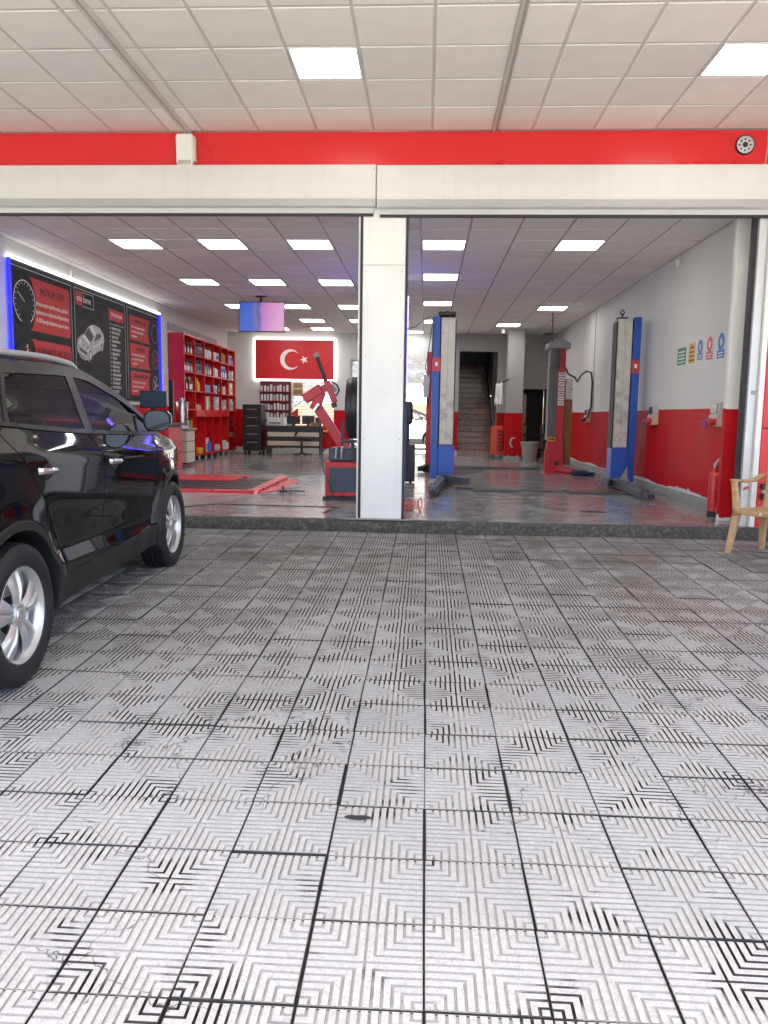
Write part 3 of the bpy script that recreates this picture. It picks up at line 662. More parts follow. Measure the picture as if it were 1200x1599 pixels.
    endcap('front_bumper', 2.10, .24, .62, paint, .13); g = endcap('grille', 2.07, .60, .80, M_trim, .14, 8, .0, -.45, .45)
    for s in (-1, 1): endcap('headlight', 2.05, .66, .83, M_lens, .13, 8, .0, *((.46,.99) if s > 0 else (-.99,-.46))); 
    endcap('nose_panel', 2.02, .58, .85, paint, .12); endcap('lower_grille', 2.115, .30, .45, M_trim, .14, 6, .004, -.6, .6)
    endcap('rear_bumper', -2.11, .30, .74, paint, .10); endcap('tailgate', -2.09, .72, 1.16, paint, .09)
    for s in (-1, 1): endcap('tail_light', -2.09, .92, 1.12, M_tail, .095, 6, .004, *((.62,.98) if s > 0 else (-.98,-.62)))
    endcap('number_plate', -2.09, .80, .91, M_plate, .095, 4, .01, -.28, .28)
    # slanted headlight sweeping back along the fender
    for s in (1, -1):
        b = MB(); b.grid(lambda u, v: (lambda y, z: (s*(W(y, z)+.004), y, z))(1.66+.40*u, ZEDGE(1.66+.40*u)-.035-(.05+.13*u**.6)*v), 16, 8); b.build('headlight_glass', M_chrome, car, smooth=60, local=True)
    # roof rails
    for s in (1, -1):
        pts = [(s*(W(y, ZEDGE(y))-.06), y, ZEDGE(y)+.030+.010*math.sin(math.pi*(y+1.7)/1.85)) for y in [-1.7+1.85*i/24 for i in range(25)]]
        pts[0] = (pts[0][0], pts[0][1], pts[0][2]-.03); pts[-1] = (pts[-1][0], pts[-1][1], pts[-1][2]-.03)
        MB().tube(pts, .019, 10).build('roof_rail', mat('rail_grey',(.42,.43,.44),.35,metal=.3), car, smooth=60, local=True)
    # floor pan and cabin
    b = MB(); b.box(-.78, .78, -2.0, 2.0, .26, .34); b.box(-.45, .45, -2.0, 2.0, .2, .3); b.build('floor_pan', M_dark, car, local=True)
    b = MB(); b.box(-.74, .74, .72, 1.08, .34, 1.02); b.prism([(-.74,.62,.80),(-.74,.62,1.00),(-.74,.80,1.10),(-.74,1.1,1.06)], (1.48,0,0)); b.build('dashboard', M_seat, car, local=True, bevel=.02)
    for x in (-.37, .37):
        b = MB(); b.box(x-.25, x+.25, -.15, .40, .55, .70); b.prism([(x-.23,-.10,.68),(x-.23,-.26,1.25),(x-.23,-.36,1.25),(x-.23,-.24,.68)], (.46,0,0)); b.box(x-.13, x+.13, -.37, -.28, 1.28, 1.45); b.build('seat', M_seat, car, local=True, bevel=.03)
    b = MB(); b.box(-.66, .66, -1.05, -.55, .55, .70); b.prism([(-.66,-1.0,.68),(-.66,-1.18,1.25),(-.66,-1.28,1.25),(-.66,-1.14,.68)], (1.32,0,0)); b.build('rear_bench', M_seat, car, local=True, bevel=.03)
    b = MB(); b.lathe([(.175+.016*math.cos(a), .016*math.sin(a)) for a in [2*math.pi*i/8 for i in range(8)]], (0,0,0), 'y', 28, closed=True); b.bar((-.17,0,0), (.17,0,0), .03, .02); sw = b.build('steering_wheel', M_trim, car, smooth=60, local=True); sw.location = (-.37,.50,.98); sw.rotation_euler = (R(-25),0,0)
    # ---- wheels
    tyre_prof = []
    hw = .112
    for r, x in ((.232,-.085),(.245,-.102),(.275,-.113),(.310,-.112),(.332,-.100),(.344,-.088)): tyre_prof.append((r, x))
    for g0 in (-.062, -.022, .022, .062): tyre_prof += [(.349, g0-.006), (.341, g0-.0045), (.341, g0+.0045), (.349, g0+.006)]
    for r, x in ((.344,.088),(.332,.100),(.310,.112),(.275,.113),(.245,.102),(.232,.085)): tyre_prof.append((r, x))
    def wheel(c, s):
        w = MB(); w.lathe(tyre_prof, (0,0,0), 'x', 56)
        # tread blocks: shallow transverse cuts on the shoulders
        t = w.build('wheel', M_tyre, car, smooth=30, local=True); t.location = (s*.795, c, .349)
        b = MB()
        for i in range(44):
            a = 2*math.pi*i/44
            for x in (-.085, -.042, 0, .042, .085):
                p = (x, .3487*math.cos(a), .3487*math.sin(a)); b.bar((x-.014, p[1], p[2]), (x+.014, .3487*math.cos(a+.02), .3487*math.sin(a+.02)), .005, .0025, up=(0, math.cos(a), math.sin(a)))
        b.build('tread_cuts', M_dark, t, local=True)['kind'] = 'stuff'
        b = MB(); F = s
        b.lathe([(.232,F*-.085),(.226,F*-.08),(.205,F*-.05),(.205,F*.05),(.213,F*.075),(.226,F*.094),(.233,F*.098),(.237,F*.092)], (0,0,0), 'x', 56)
        b.lathe([(.205,F*.03),(.060,F*.02)], (0,0,0), 'x', 40); b.build('rim_barrel', M_rim, t, smooth=40, local=True)
        b = MB(); b.lathe([(.200,F*.022),(.0,F*.022)], (0,0,0), 'x', 32); b.build('brake_disc', mat('brake_dark', (.03,.03,.03), .4, metal=.5), t, smooth=30, local=True)
        b = MB()
        for k in range(5):
            a = 2*math.pi*k/5+R(90)
            for sd in (-1, 1):
                secs = []
                for q in range(9):
                    u = q/8; r = .035+.190*u; ang = a+sd*(.20*(1-u)+.155*u+.035*math.sin(math.pi*u)) if u > .05 else a+sd*.28
                    ww = .016+.020*u+.012*u**3; xo = F*(.072+.018*math.sin(math.pi*min(1, u*1.1))*.8-.002*u)
                    ca, sa = math.cos(ang), math.sin(ang)
                    rad = Vector((0, ca, sa)); tan = Vector((0, -sa, ca)); ctr = rad*r
                    ridge = ctr+Vector((xo+F*.006, 0, 0))-tan*sd*ww*.45
                    secs.append([ctr+tan*ww+Vector((xo-F*.012,0,0)), ctr+tan*ww*.6+Vector((xo,0,0)), ridge, ctr-tan*ww*.75+Vector((xo-F*.002,0,0)), ctr-tan*ww+Vector((xo-F*.014,0,0)), ctr+Vector((xo-F*.035,0,0))])
                vs = [p for sc in secs for p in sc]; n = 6
                b.add(vs, [(i*n+k2, i*n+(k2+1) % n, (i+1)*n+(k2+1) % n, (i+1)*n+k2) for i in range(8) for k2 in range(n)]+[tuple(range(n)), tuple(range(48, 54))])
        b.build('spokes', M_rim, t, smooth=50, local=True)
        b = MB(); b.lathe([(.068,F*.055),(.066,F*.078),(.050,F*.088),(.034,F*.084),(.031,F*.090),(.0,F*.092)], (0,0,0), 'x', 28); hub = b.build('hub', M_rim, t, smooth=35, local=True)
        b = MB()
        for k in range(5): a = 2*math.pi*(k+.5)/5+R(90); b.cyl((F*.080, .05*math.cos(a), .05*math.sin(a)), (F*.0865, .05*math.cos(a), .05*math.sin(a)), .008, n=8)
        b.build('lug_nuts', M_grey, t, local=True)['kind'] = 'stuff'
    for c in (-WB, WB):
        for s in (1, -1): wheel(c, s)
    return car
def copy_tree(o, parent=None):
    c = o.copy(); COL.objects.link(c); c.parent = parent
    for chd in list(o.children): copy_tree(chd, c)
    return c
M_carblack = mat('black_car_paint', (.003,.003,.004), .04, var=.1, scale=40, rvar=.015, spec=.45)
suv = make_car('black_suv', 'black five-door car parked at the left edge of the forecourt', M_carblack)
suv.rotation_euler = (SL, 0, R(2.8)); suv.location = (-2.868, 4.82, pz(4.82)+.001)
# ================================================================== FITTINGS ON THE FACADE
t = T('alarm_siren', 'white plastic siren box on the red fascia, left bay', 'siren', (-2.48,8.12,3.9))
b = MB(); b.prism([(-2.565,8.118,3.93),(-2.55,8.118,3.90),(-2.41,8.118,3.90),(-2.395,8.118,3.93),(-2.39,8.118,4.19),(-2.405,8.118,4.215),(-2.555,8.118,4.215),(-2.57,8.118,4.19)], (0,-.075,0)); b.build('housing', M_white, t, bevel=.018, seg=3)
MB().box(-2.545, -2.415, 8.036, 8.045, 3.915, 3.955).build('strobe_lens', mat('siren_lens', (.45,.43,.38), .2), t, bevel=.006)
MB().box(-2.395, -2.37, 8.05, 8.12, 3.95, 4.19).build('side_cover', M_cream, t, bevel=.008)
t = T('round_speaker', 'round silver and black speaker on the red fascia at the right', 'speaker', (3.05,8.12,4.1))
MB().lathe([(.0,-.014),(.03,-.014),(.034,-.008),(.07,-.004),(.074,-.016),(.088,-.016),(.092,-.008),(.092,0)], (3.05,8.119,4.104), 'y', 40).build('rim', M_alu, t, smooth=35)
MB().lathe([(.072,-.010),(.088,-.021),(.094,-.012),(.094,0)], (3.05,8.119,4.104), 'y', 40).build('bezel', M_black, t, smooth=35)
MB().lathe([(.0,-.022),(.022,-.020),(.027,-.012)], (3.05,8.119,4.104), 'y', 24).build('cone', M_black, t, smooth=35)
for k in range(8): a = 2*math.pi*k/8; MB().cyl((3.05+.052*math.cos(a),8.116,4.104+.052*math.sin(a)), (3.05+.052*math.cos(a),8.107,4.104+.052*math.sin(a)), .009, n=8).build('grille_hole', M_black, t)
tag(MB().tube([(3.255,8.10,4.24),(3.262,8.095,4.1),(3.25,8.095,3.95),(3.24,8.10,3.9)], .004, 6).build('loose_cable', M_cream), 'thin pale cable hanging down the fascia right of the round speaker', 'cable')
def sensor(x, y, z, label):
    t = T('motion_sensor', label, 'sensor', (x,y,z), group='white motion sensors'); s = 1 if x < 0 else -1
    MB().prism([(x,y-.035,z),(x,y+.035,z),(x+s*.05,y+.03,z+.01),(x+s*.05,y-.03,z+.01)], (0,0,.115)).build('housing', M_white, t, bevel=.008)
    MB().box(*sorted((x+s*.048, x+s*.054)), y-.022, y+.022, z+.02, z+.06).build('lens', M_cover, t, bevel=.004)
sensor(-5.655, 12.3, 3.52, 'white motion sensor on the left wall above the service board'); sensor(3.495, 11.4, 3.55, 'white motion sensor high on the right wall')
# ================================================================== SERVICE BOARD ON THE LEFT WALL
bx = -5.63; by0, by1, bz0, bz1 = 10.43, 16.33, 1.66, 3.475
sb = T('service_board', 'long black and red illuminated service board on the left wall', 'sign board', (bx, 13.3, bz0))
M_bboard = mat('board_black', (.012,.016,.017), .55, var=.08, spec=.2); M_bred = mat('board_red', (.52,.03,.035), .5, spec=.25, var=.04); M_bline = mat('board_line', (.42,.42,.42), .4)
M_btext = mat('board_text', (.75,.72,.70), .5, var=.02); M_bdark = mat('board_dark_text', (.06,.006,.008), .5)
YP = (by0, 12.32, 14.52, by1)
for k in range(3): MB().box(bx-.02, bx, YP[k]+.004, YP[k+1]-.004, bz0, bz1).build('panel', M_bboard, sb, bevel=.003)
for k in range(3):
    b = MB(); a, c = YP[k]+.05, YP[k+1]-.05
    if k == 0: a = YP[k]+.02
    z0, z1, w = bz0+.04, bz1-.07, .012
    b.box(bx, bx+.002, a, c, z1-w, z1); b.box(bx, bx+.002, c-w, c, z0, z1-w); b.box(bx, bx+.002, a, a+w, z0, z1-w); b.build('frame_line', M_bline, sb)
MB().box(bx-.005, bx+.03, by0-.02, by1+.02, bz1+.002, bz1+.035).build('led_strip', M_led, sb)['label'] = 'white light strip along the top'
MB().box(bx-.005, bx+.03, by0-.04, by0-.004, bz0, bz1).build('led_strip', M_ledblue, sb)['label'] = 'blue light strip down the near end'
MB().box(bx-.005, bx+.03, by1+.004, by1+.04, bz0, bz1).build('led_strip', M_ledblue, sb)['label'] = 'blue light strip down the far end'
MB().box(bx-.005, bx+.03, 15.5, by1+.02, bz0-.035, bz0-.002).build('led_strip', M_led, sb)['label'] = 'white light strip along the bottom'
TR = (R(90), 0, R(90))     # text upright, reading along +Y, facing +X
def card(y0, y1, z0, z1, flip=False, rad=.07):
    """red information card; one end is bitten out by a round picture"""
    n = 8; pts = []
    def corner(cy, cz, a0): return [(bx+.001, cy+rad*math.cos(a0+math.pi/2*i/n), cz+rad*math.sin(a0+math.pi/2*i/n)) for i in range(n+1)]
    zc, h = (z0+z1)/2, (z1-z0)/2
    if not flip:
        pts = corner(y1-rad, z0+rad, -math.pi/2)+corner(y1-rad, z1-rad, 0)+[(bx+.001, y0+.05+.20*math.cos(R(75-150*i/12))*1.1, zc+h*math.sin(R(90-180*i/12))) for i in range(13)]
    else:
        pts = corner(y0+rad, z1-rad, math.pi/2)+corner(y0+rad, z0+rad, math.pi)+[(bx+.001, y1-.05-.20*math.cos(R(75-150*i/12))*1.1, zc-h*math.sin(R(90-180*i/12))) for i in range(13)]
    return MB().prism(pts, (.003,0,0)).build('red_card', M_bred, sb)
def gauge(yc, zc, r):
    b = MB(); n = 40
    b.prism([(bx+.005, yc+r*math.cos(2*math.pi*i/n), zc+r*math.sin(2*math.pi*i/n)) for i in range(n)], (.002,0,0)); p = b.build('round_picture', M_bboard, sb)
    return p
def ringline(yc, zc, r, w, a0, a1, m, parent, n=40):
    b = MB(); A = [R(a0+(a1-a0)*i/n) for i in range(n+1)]; vs = []
    for a in A: vs += [(bx+.009, yc+r*math.cos(a), zc+r*math.sin(a)), (bx+.009, yc+(r-w)*math.cos(a), zc+(r-w)*math.sin(a))]
    b.add(vs, [(2*i, 2*i+2, 2*i+3, 2*i+1) for i in range(n)]); return b.build('picture_line', m, parent)
lines = {'MOTOR TEST': ['Araca motor performansı, gücünü,', 'şanzımanı ve aktarma ekipmanlarını', '0-100 yarışı hızlanma raporu alınır'],
         'SÜSPANSİYON TEST': ['Aracın dört tekerinin amortisör,', 'yanlık performansını, güvenlik ve', 'arıza testidir, yatırma alır']}
for k, (ttl, ls) in enumerate(lines.items()):
    z1 = 3.31-.86*k; z0 = z1-.74; card(10.83, 12.2, z0, z1); g = gauge(10.80, (z0+z1)/2, .335)
    if k == 0:
        ringline(10.80, (z0+z1)/2, .30, .014, -60, 250, M_btext, g)
        for a in range(-40, 231, 18):
            MB().bar((bx+.009, 10.80+.27*math.cos(R(a)), (z0+z1)/2+.27*math.sin(R(a))), (bx+.009, 10.80+.235*math.cos(R(a)), (z0+z1)/2+.235*math.sin(R(a))), .012, .002, up=(1,0,0)).build('tick', M_bline, g)
        MB().bar((bx+.010, 10.80, (z0+z1)/2), (bx+.010, 10.62, (z0+z1)/2+.12), .014, .002, up=(1,0,0)).build('needle', M_bline, g)
    else:
        zc = (z0+z1)/2
        for q in range(6): MB().bar((bx+.009, 10.76, zc+.24-.06*q), (bx+.009, 10.90, zc+.215-.06*q), .026, .003, up=(1,0,0)).build('coil', M_bred, g)
        MB().bar((bx+.0085, 10.83, zc-.15), (bx+.0085, 10.83, zc+.28), .03, .002, up=(1,0,0)).build('rod', M_btext, g)
        MB().prism([(bx+.007, 10.60, zc-.2), (bx+.007, 10.74, zc-.26), (bx+.007, 10.76, zc+.06), (bx+.007, 10.66, zc+.12)], (.002,0,0)).build('disc', M_bline, g)
        MB().prism([(bx+.007, 10.9, zc-.12), (bx+.007, 11.08, zc-.1), (bx+.007, 11.02, zc), (bx+.007, 10.92, zc+.02)], (.002,0,0)).build('caliper', M_bline, g)
    text(ttl, .145, M_bdark, sb, (bx+.007, 11.64, z1-.16), TR, align='CENTER', sx=.86 if k == 0 else .80)
    for q, l in enumerate(ls): text(l, .088, M_btext, sb, (bx+.007, 11.63, z1-.34-.118*q), TR, align='CENTER', sx=.82)
# middle panel: logo, car picture, service list
MB().box(bx, bx+.004, 12.42, 12.67, 3.14, 3.36).build('logo_block', M_bred, sb)
text('oto', .15, M_btext, sb, (bx+.006, 12.545, 3.25), TR, align='CENTER', sx=.86, name='logo_lettering'); text('karne', .15, M_btext, sb, (bx+.006, 12.69, 3.25), TR, sx=.86, name='logo_lettering')
b = MB(); b.box(bx, bx+.003, 12.67, 13.10, 3.355, 3.367); b.box(bx, bx+.003, 12.67, 13.10, 3.13, 3.142); b.box(bx, bx+.003, 13.09, 13.10, 3.142, 3.355); b.build('logo_frame', M_bline, sb)
def flat(poly, m, d=.003, nm='car_picture'): return MB().prism([(bx+d-.001, y, z) for y, z in poly], (.0015,0,0)).build(nm, m, sb)
M_cs = mat('picture_silver', (.45,.45,.45), .5, var=.35, scale=9); M_cd = mat('picture_dark', (.03,.03,.032), .5, var=.3)
flat([(12.99,2.88),(13.12,2.89),(13.33,2.86),(13.46,2.77),(13.49,2.67),(13.45,2.57),(13.40,2.50),(13.23,2.46),(12.98,2.36),(12.94,2.30),(12.86,2.26),(12.81,2.29),(12.68,2.27),(12.52,2.32),(12.44,2.40),(12.41,2.47),(12.45,2.60),(12.58,2.67),(12.71,2.71),(12.85,2.83)], M_cs)
M_ch = mat('picture_light', (.72,.72,.72), .5, var=.15, scale=12)
for poly in ([(12.71,2.69),(12.86,2.82),(13.06,2.69),(12.93,2.58)], [(13.07,2.61),(13.17,2.74),(13.235,2.755),(13.16,2.635)], [(13.175,2.64),(13.25,2.758),(13.31,2.765),(13.38,2.73),(13.25,2.665)], [(12.50,2.47),(12.77,2.41),(12.78,2.36),(12.52,2.42)], [(12.47,2.37),(12.72,2.30),(12.74,2.29),(12.52,2.335)]): flat(poly, M_cd, .005)
for poly in ([(12.46,2.53),(12.53,2.60),(12.58,2.59),(12.50,2.51)], [(12.76,2.44),(12.89,2.48),(12.90,2.44),(12.79,2.39)], [(12.90,2.85),(13.0,2.87),(13.14,2.76),(13.08,2.72)], [(12.60,2.655),(12.72,2.685),(12.90,2.575),(12.82,2.55)], [(12.45,2.425),(12.72,2.345),(12.735,2.335),(12.45,2.41)], [(13.02,2.52),(13.22,2.585),(13.42,2.66),(13.42,2.645),(13.22,2.565),(13.02,2.50)]): flat(poly, M_ch, .007)
for yc, zc, r in ((12.88,2.36,.075),(13.38,2.53,.06)): flat([(yc+.62*r*math.cos(2*math.pi*i/20), zc+r*1.3*math.sin(2*math.pi*i/20)) for i in range(20)], M_cd, .009); flat([(yc+.38*r*math.cos(2*math.pi*i/20), zc+r*.85*math.sin(2*math.pi*i/20)) for i in range(20)], M_ch, .011)
MB().box(bx, bx+.004, 13.72, 14.38, 3.06, 3.25).build('list_heading', M_bred, sb); text('TEST NOKTALARI', .085, M_btext, sb, (bx+.006, 14.05, 3.155), TR, align='CENTER', sx=.75)
MB().box(bx, bx+.003, 13.72, 14.42, 2.985, 2.995).build('list_rule', M_bline, sb)
for q, l in enumerate(['KAPORTA BOYA', 'MOTOR TESTİ', 'FREN TESTİ', 'SÜSPANSİYON', 'AİRBAG', 'YANAL KAYMA', 'ŞARJ AKÜSÜ', 'YAĞLAR', 'DİFERANSİYEL', 'KLİMA GAZI', 'BEYİN TESTİ', 'DIŞ DONANIM', 'İÇ DONANIM', 'LASTİK JANT', 'ALT KONTROL', 'YOL TESTİ', 'ŞANZIMAN']):
    z = 2.915-.074*q; text(l, .066, M_btext, sb, (bx+.004, 13.83, z), TR, sx=.85)
    MB().bar((bx+.004, 13.735, z), (bx+.004, 13.75, z-.02), .009, .002, up=(1,0,0)).bar((bx+.004, 13.75, z-.02), (bx+.004, 13.785, z+.03), .009, .002, up=(1,0,0)).build('check_mark', M_btext, sb)
for q, ttl in enumerate(['BATARYA TEST', 'KLİMA TEST', 'DİAGNOSTİK TEST']):
    z1 = 3.27-.52*q; z0 = z1-.46; card(14.68, 15.92, z0, z1, True, .05); g = gauge(16.03, (z0+z1)/2, .20); ringline(16.03, (z0+z1)/2, .19, .010, 0, 360, M_bline, g)
    if q: 
        for a in range(0, 360, 72): MB().bar((bx+.009, 16.03, (z0+z1)/2), (bx+.009, 16.03+.16*math.cos(R(a)), (z0+z1)/2+.16*math.sin(R(a))), .03, .002, up=(1,0,0)).build('spoke', M_bred if q == 1 else M_bline, g)
    text(ttl, .10, M_bdark, sb, (bx+.007, 15.24, z1-.10), TR, align='CENTER', sx=.85)
    for e, l in enumerate(['Aracın sistem kontrolü yapılarak', 'arıza tespiti ve ölçümü yapılır', 've raporlanır']): text(l, .062, M_btext, sb, (bx+.007, 14.76, z1-.21-.085*e), TR, sx=.85)
# ================================================================== RED SHELVING AND ITS STOCK
sx0, sx1 = XL+.02, -5.30; cols = [17.0,17.78,18.54,19.3,20.05,20.8,21.5]; zt = 3.18
sh = T('shelving_unit', 'tall red shelving unit full of bottles and parts along the left wall', 'shelving', (-5.48,19.2,ZF))
MB().box(sx0, sx1, 16.94, 16.98, .46, zt).build('end_panel', M_redwood, sh, bevel=.003); MB().box(sx0, sx1, 21.5, 21.54, .46, zt).build('end_panel', M_redwood, sh, bevel=.003)
MB().box(sx0, sx0+.012, 16.98, 21.5, .46, zt).build('back_panel', M_redwood, sh); MB().box(sx0+.012, sx1, 16.98, 21.5, zt-.04, zt).build('top_panel', M_redwood, sh, bevel=.003)
MB().box(sx0+.012, sx1, 16.98, 21.5, .46, .50).build('bottom_panel', M_redwood, sh, bevel=.003)
for y in cols[1:-1]: MB().box(sx0+.012, sx1-.003, y-.012, y+.012, .50, zt-.04).build('divider', M_redwood, sh)
rowz = [2.75, 2.35, 1.94, 1.52]
for i in range(6):
    for z in rowz: MB().box(sx0+.012, sx1-.006, cols[i]+.013, cols[i+1]-.013, z-.012, z+.012).build('shelf', M_redwood, sh)
MB().box(sx0+.02, sx1+.012, 17.79, 20.79, 1.36, 1.506).build('counter_rail', M_redwood, sh, bevel=.004)
for i, zs in ((0, (1.10,)), (5, (1.12, .80))):
    for z in zs: MB().box(sx0+.012, sx1-.006, cols[i]+.013, cols[i+1]-.013, z-.012, z+.012).build('shelf', M_redwood, sh)
for y in [17.05+.55*k for k in range(9)]: MB().cyl((sx1-.05, y, ZF), (sx1-.05, y, .46), .022, n=10).build('leg', M_alu, sh)
def bottle(x, y, z, w, d, h, m, capm, label, group, lab=None, jug=False):
    t = T('bottle', label, 'bottle', (x,y,z), group=group); t.rotation_euler = (0,0,random.uniform(-.15,.15))
    key = ('bt', round(w,3), round(h,3), m.name, capm.name, lab.name if lab else '')
    if key in _cache:
        for nm, me in _cache[key]: o = bpy.data.objects.new(nm, me); COL.objects.link(o); o.parent = t
        return
    parts = []
    b = MB(); hh = h*.80; pr = []
    for zz, k in ((0,.94),(.01,1),(hh*.72,1),(hh*.88,.82 if not jug else .9),(hh,.34)):
        pr.append([(-d/2*k, -w/2*k, zz), (d/2*k, -w/2*k, zz), (d/2*k, w/2*k, zz), (-d/2*k, w/2*k, zz)])
    vs = [p for r in pr for p in r]; b.add(vs, [(4*i+k, 4*i+(k+1) % 4, 4*i+4+(k+1) % 4, 4*i+4+k) for i in range(4) for k in range(4)]+[(3,2,1,0),(16,17,18,19)])
    parts.append(b.build('body', m, t, local=True, bevel=.008)); parts.append(MB().cyl((0,0,hh), (0,0,h), w*.16+.006, n=10).build('cap', capm, t, local=True))
    if lab: parts.append(MB().box(d/2, d/2+.002, -w*.4, w*.4, hh*.12, hh*.6).build('paper_label', lab, t, local=True))
    _cache[key] = [(p.name.split('.')[0], p.data) for p in parts]
    for p in parts:
        pass
def pack(x, y, z, w, d, h, m, label, group, m2=None, can=False, name=None):
    t = T(name or ('can' if can else 'carton'), label, 'can' if can else 'carton', (x,y,z), group=group); t.rotation_euler = (0,0,random.uniform(-.1,.1))
    if can: MB().lathe([(0,0),(w/2,0),(w/2,h*.96),(w/2-.006,h),(0,h)], (0,0,0), 'z', 14).build('body', m, t, smooth=35, local=True)
    else: MB().box(-d/2, d/2, -w/2, w/2, 0, h).build('body', m, t, bevel=.003, local=True)
    if m2:
        if can: MB().lathe([(w/2+.0012,h*.2),(w/2+.0012,h*.65)], (0,0,0), 'z', 14).build('wrapper', m2, t, smooth=35, local=True)
        else: MB().box(d/2, d/2+.0015, -w*.46, w*.46, h*.2, h*.62).build('printed_band', m2, t, local=True)
xs = sx1-.09
def cell(i, r): return cols[i]+.03, cols[i+1]-.03, (rowz+[.5])[r]+.013
colname = ['first', 'second', 'third', 'fourth', 'fifth', 'sixth']; rname = ['top', 'second', 'third', 'fourth']
def where(i, r): return f'{rname[r]} row, {colname[i]} column of the red shelving'
def fill(i, r, fn, n, w):
    y0, y1, z = cell(i, r); g = f'stock on the {where(i, r)}'
    gap = (y1-y0-n*w)/(n+1)
    for k in range(n): fn(y0+gap*(k+1)+w*(k+.5), z, g, '' if n == 1 else colname[k]+' of '+str(n)+', ')
BT = lambda i, r, m, c, n, w, h, lab, nm: fill(i, r, lambda y, z, g, o: bottle(xs, y, z, w, .10, h, m, c, f'{nm}, {o}{where(i, r)}', g, lab), n, w)
def PK(i, r, m, n, w, h, nm, m2=None, can=False, name=None):
    alts = [(M_bluepl,'blue'),(M_redmetal,'red'),(M_card,'brown'),(M_lblue,'pale blue'),(M_grey,'grey'),(M_navyb,'navy'),(M_whit,'white'),(M_yellow,'yellow')]
    def one(y, z, g, o):
        if can or random.random() < .6: mm, lb = m, nm
        else: mm, c = random.choice(alts); lb = f'{c} carton'
        pack(xs-random.uniform(0,.05), y, z, w*random.uniform(.82,1), .12, h*random.uniform(.72, 1.05) if not can else h, mm, f'{lb}, {o}{where(i, r)}', g, m2 if random.random() < .8 else None, can, name)
    fill(i, r, one, n, w)
M_navyb = mat('navy_bottle', (.012,.02,.07), .3); M_lblue = mat('pale_blue_can', (.25,.42,.70), .35); M_whit = mat('white_bottle', (.72,.72,.72), .4); M_pinkp = mat('printed_carton', (.62,.50,.48), .6, var=.35, scale=30)
BT(0,0,M_black,M_black,3,.16,.26,M_paper,'black bottle'); BT(0,1,M_black,M_black,3,.17,.27,M_paper,'black bottle with pale label'); BT(0,2,M_black,M_grey,2,.2,.30,M_paper,'big black jug'); PK(0,3,M_black,1,.16,.2,'small black box')
BT(1,0,M_navyb,M_black,4,.14,.31,None,'tall navy bottle'); BT(1,1,M_navyb,M_black,4,.14,.31,None,'tall navy bottle'); BT(1,2,M_yellow,M_yellow,1,.16,.30,None,'yellow bottle'); PK(1,3,M_pinkp,3,.13,.12,'small pale parts pack')
BT(2,0,M_whit,M_black,3,.19,.28,None,'white bottle with dark mark'); BT(2,1,M_grey,M_bluepl,4,.13,.27,M_paper,'grey bottle with blue cap'); PK(2,2,M_lblue,6,.10,.18,'pale blue spray can',M_bluepl,True); PK(2,3,M_paper,6,.105,.34,'tall white filter carton',M_pinkp)
PK(3,0,M_whit,2,.27,.2,'white and blue tub',M_bluepl,True,'tub'); PK(3,1,M_paper,5,.12,.24,'white carton with red print',M_pinkp); PK(3,2,M_paper,4,.13,.26,'white carton with dark print',M_grey); PK(3,3,M_paper,5,.12,.33,'white filter carton',M_pinkp)
PK(4,0,M_card,3,.2,.31,'tall brown carton'); BT(4,1,M_bluepl,M_whit,3,.15,.32,M_paper,'blue bottle'); PK(4,2,M_paper,5,.12,.22,'white carton with pink print',M_pinkp); PK(4,3,M_pinkp,4,.15,.30,'pale printed carton',M_paper)
BT(5,0,M_bluepl,M_whit,4,.13,.25,M_paper,'blue bottle with white cap'); PK(5,1,M_paper,5,.11,.26,'white carton with grey print',M_grey); PK(5,2,M_paper,5,.11,.32,'white carton with pink band',M_pinkp); PK(5,3,M_pinkp,4,.14,.30,'mixed printed carton',M_grey)
G = 'goods at the foot of the red shelving'
pack(xs,17.25,1.115,.14,.1,.16,M_paper,'white pack on the lowest front shelf of the red unit',G); pack(xs,17.42,1.115,.14,.1,.17,M_green,'green pack on the lowest front shelf of the red unit',G); pack(xs,17.58,1.115,.10,.1,.17,M_yellow,'yellow pack on the lowest front shelf of the red unit',G)
pack(xs,18.1,.505,.34,.2,.13,M_yellow,'flat yellow box on the floor of the red unit',G); bottle(xs,18.72,.505,.20,.14,.42,M_whit,M_whit,'big white canister on the floor of the red unit',G,M_bluepl); bottle(xs,18.98,.505,.20,.14,.34,M_bluepl,M_whit,'squat blue canister on the floor of the red unit',G)
for k in range(3): pack(xs,19.55+.16*k,.505,.14,.14,.15-.03*(k % 2),M_pinkp,['first','second','third'][k]+' small pale pack at the foot of the red shelving',G)
for k in range(2): pack(xs,20.28+.26*k,.505,.24,.2,.24-.05*k,M_paper,['large','low'][k]+' white box in the fifth foot compartment of the red unit',G)
for k in range(3): bottle(xs,20.98+.15*k,1.135,.09,.09,.18,M_black,M_black,['first','second','third'][k]+' small dark bottle on the far lower shelf of the red unit',G)
pack(xs,21.15,.815,.45,.2,.12,M_card,'flat brown carton on the far lower shelf of the red unit',G)
tag(MB().box(XL+.001, XL+.03, 16.95, 20.9, 3.24, 3.40).build('wall_rail', M_grey, bevel=.004), 'long grey rail on the wall above the red shelving', 'rail')
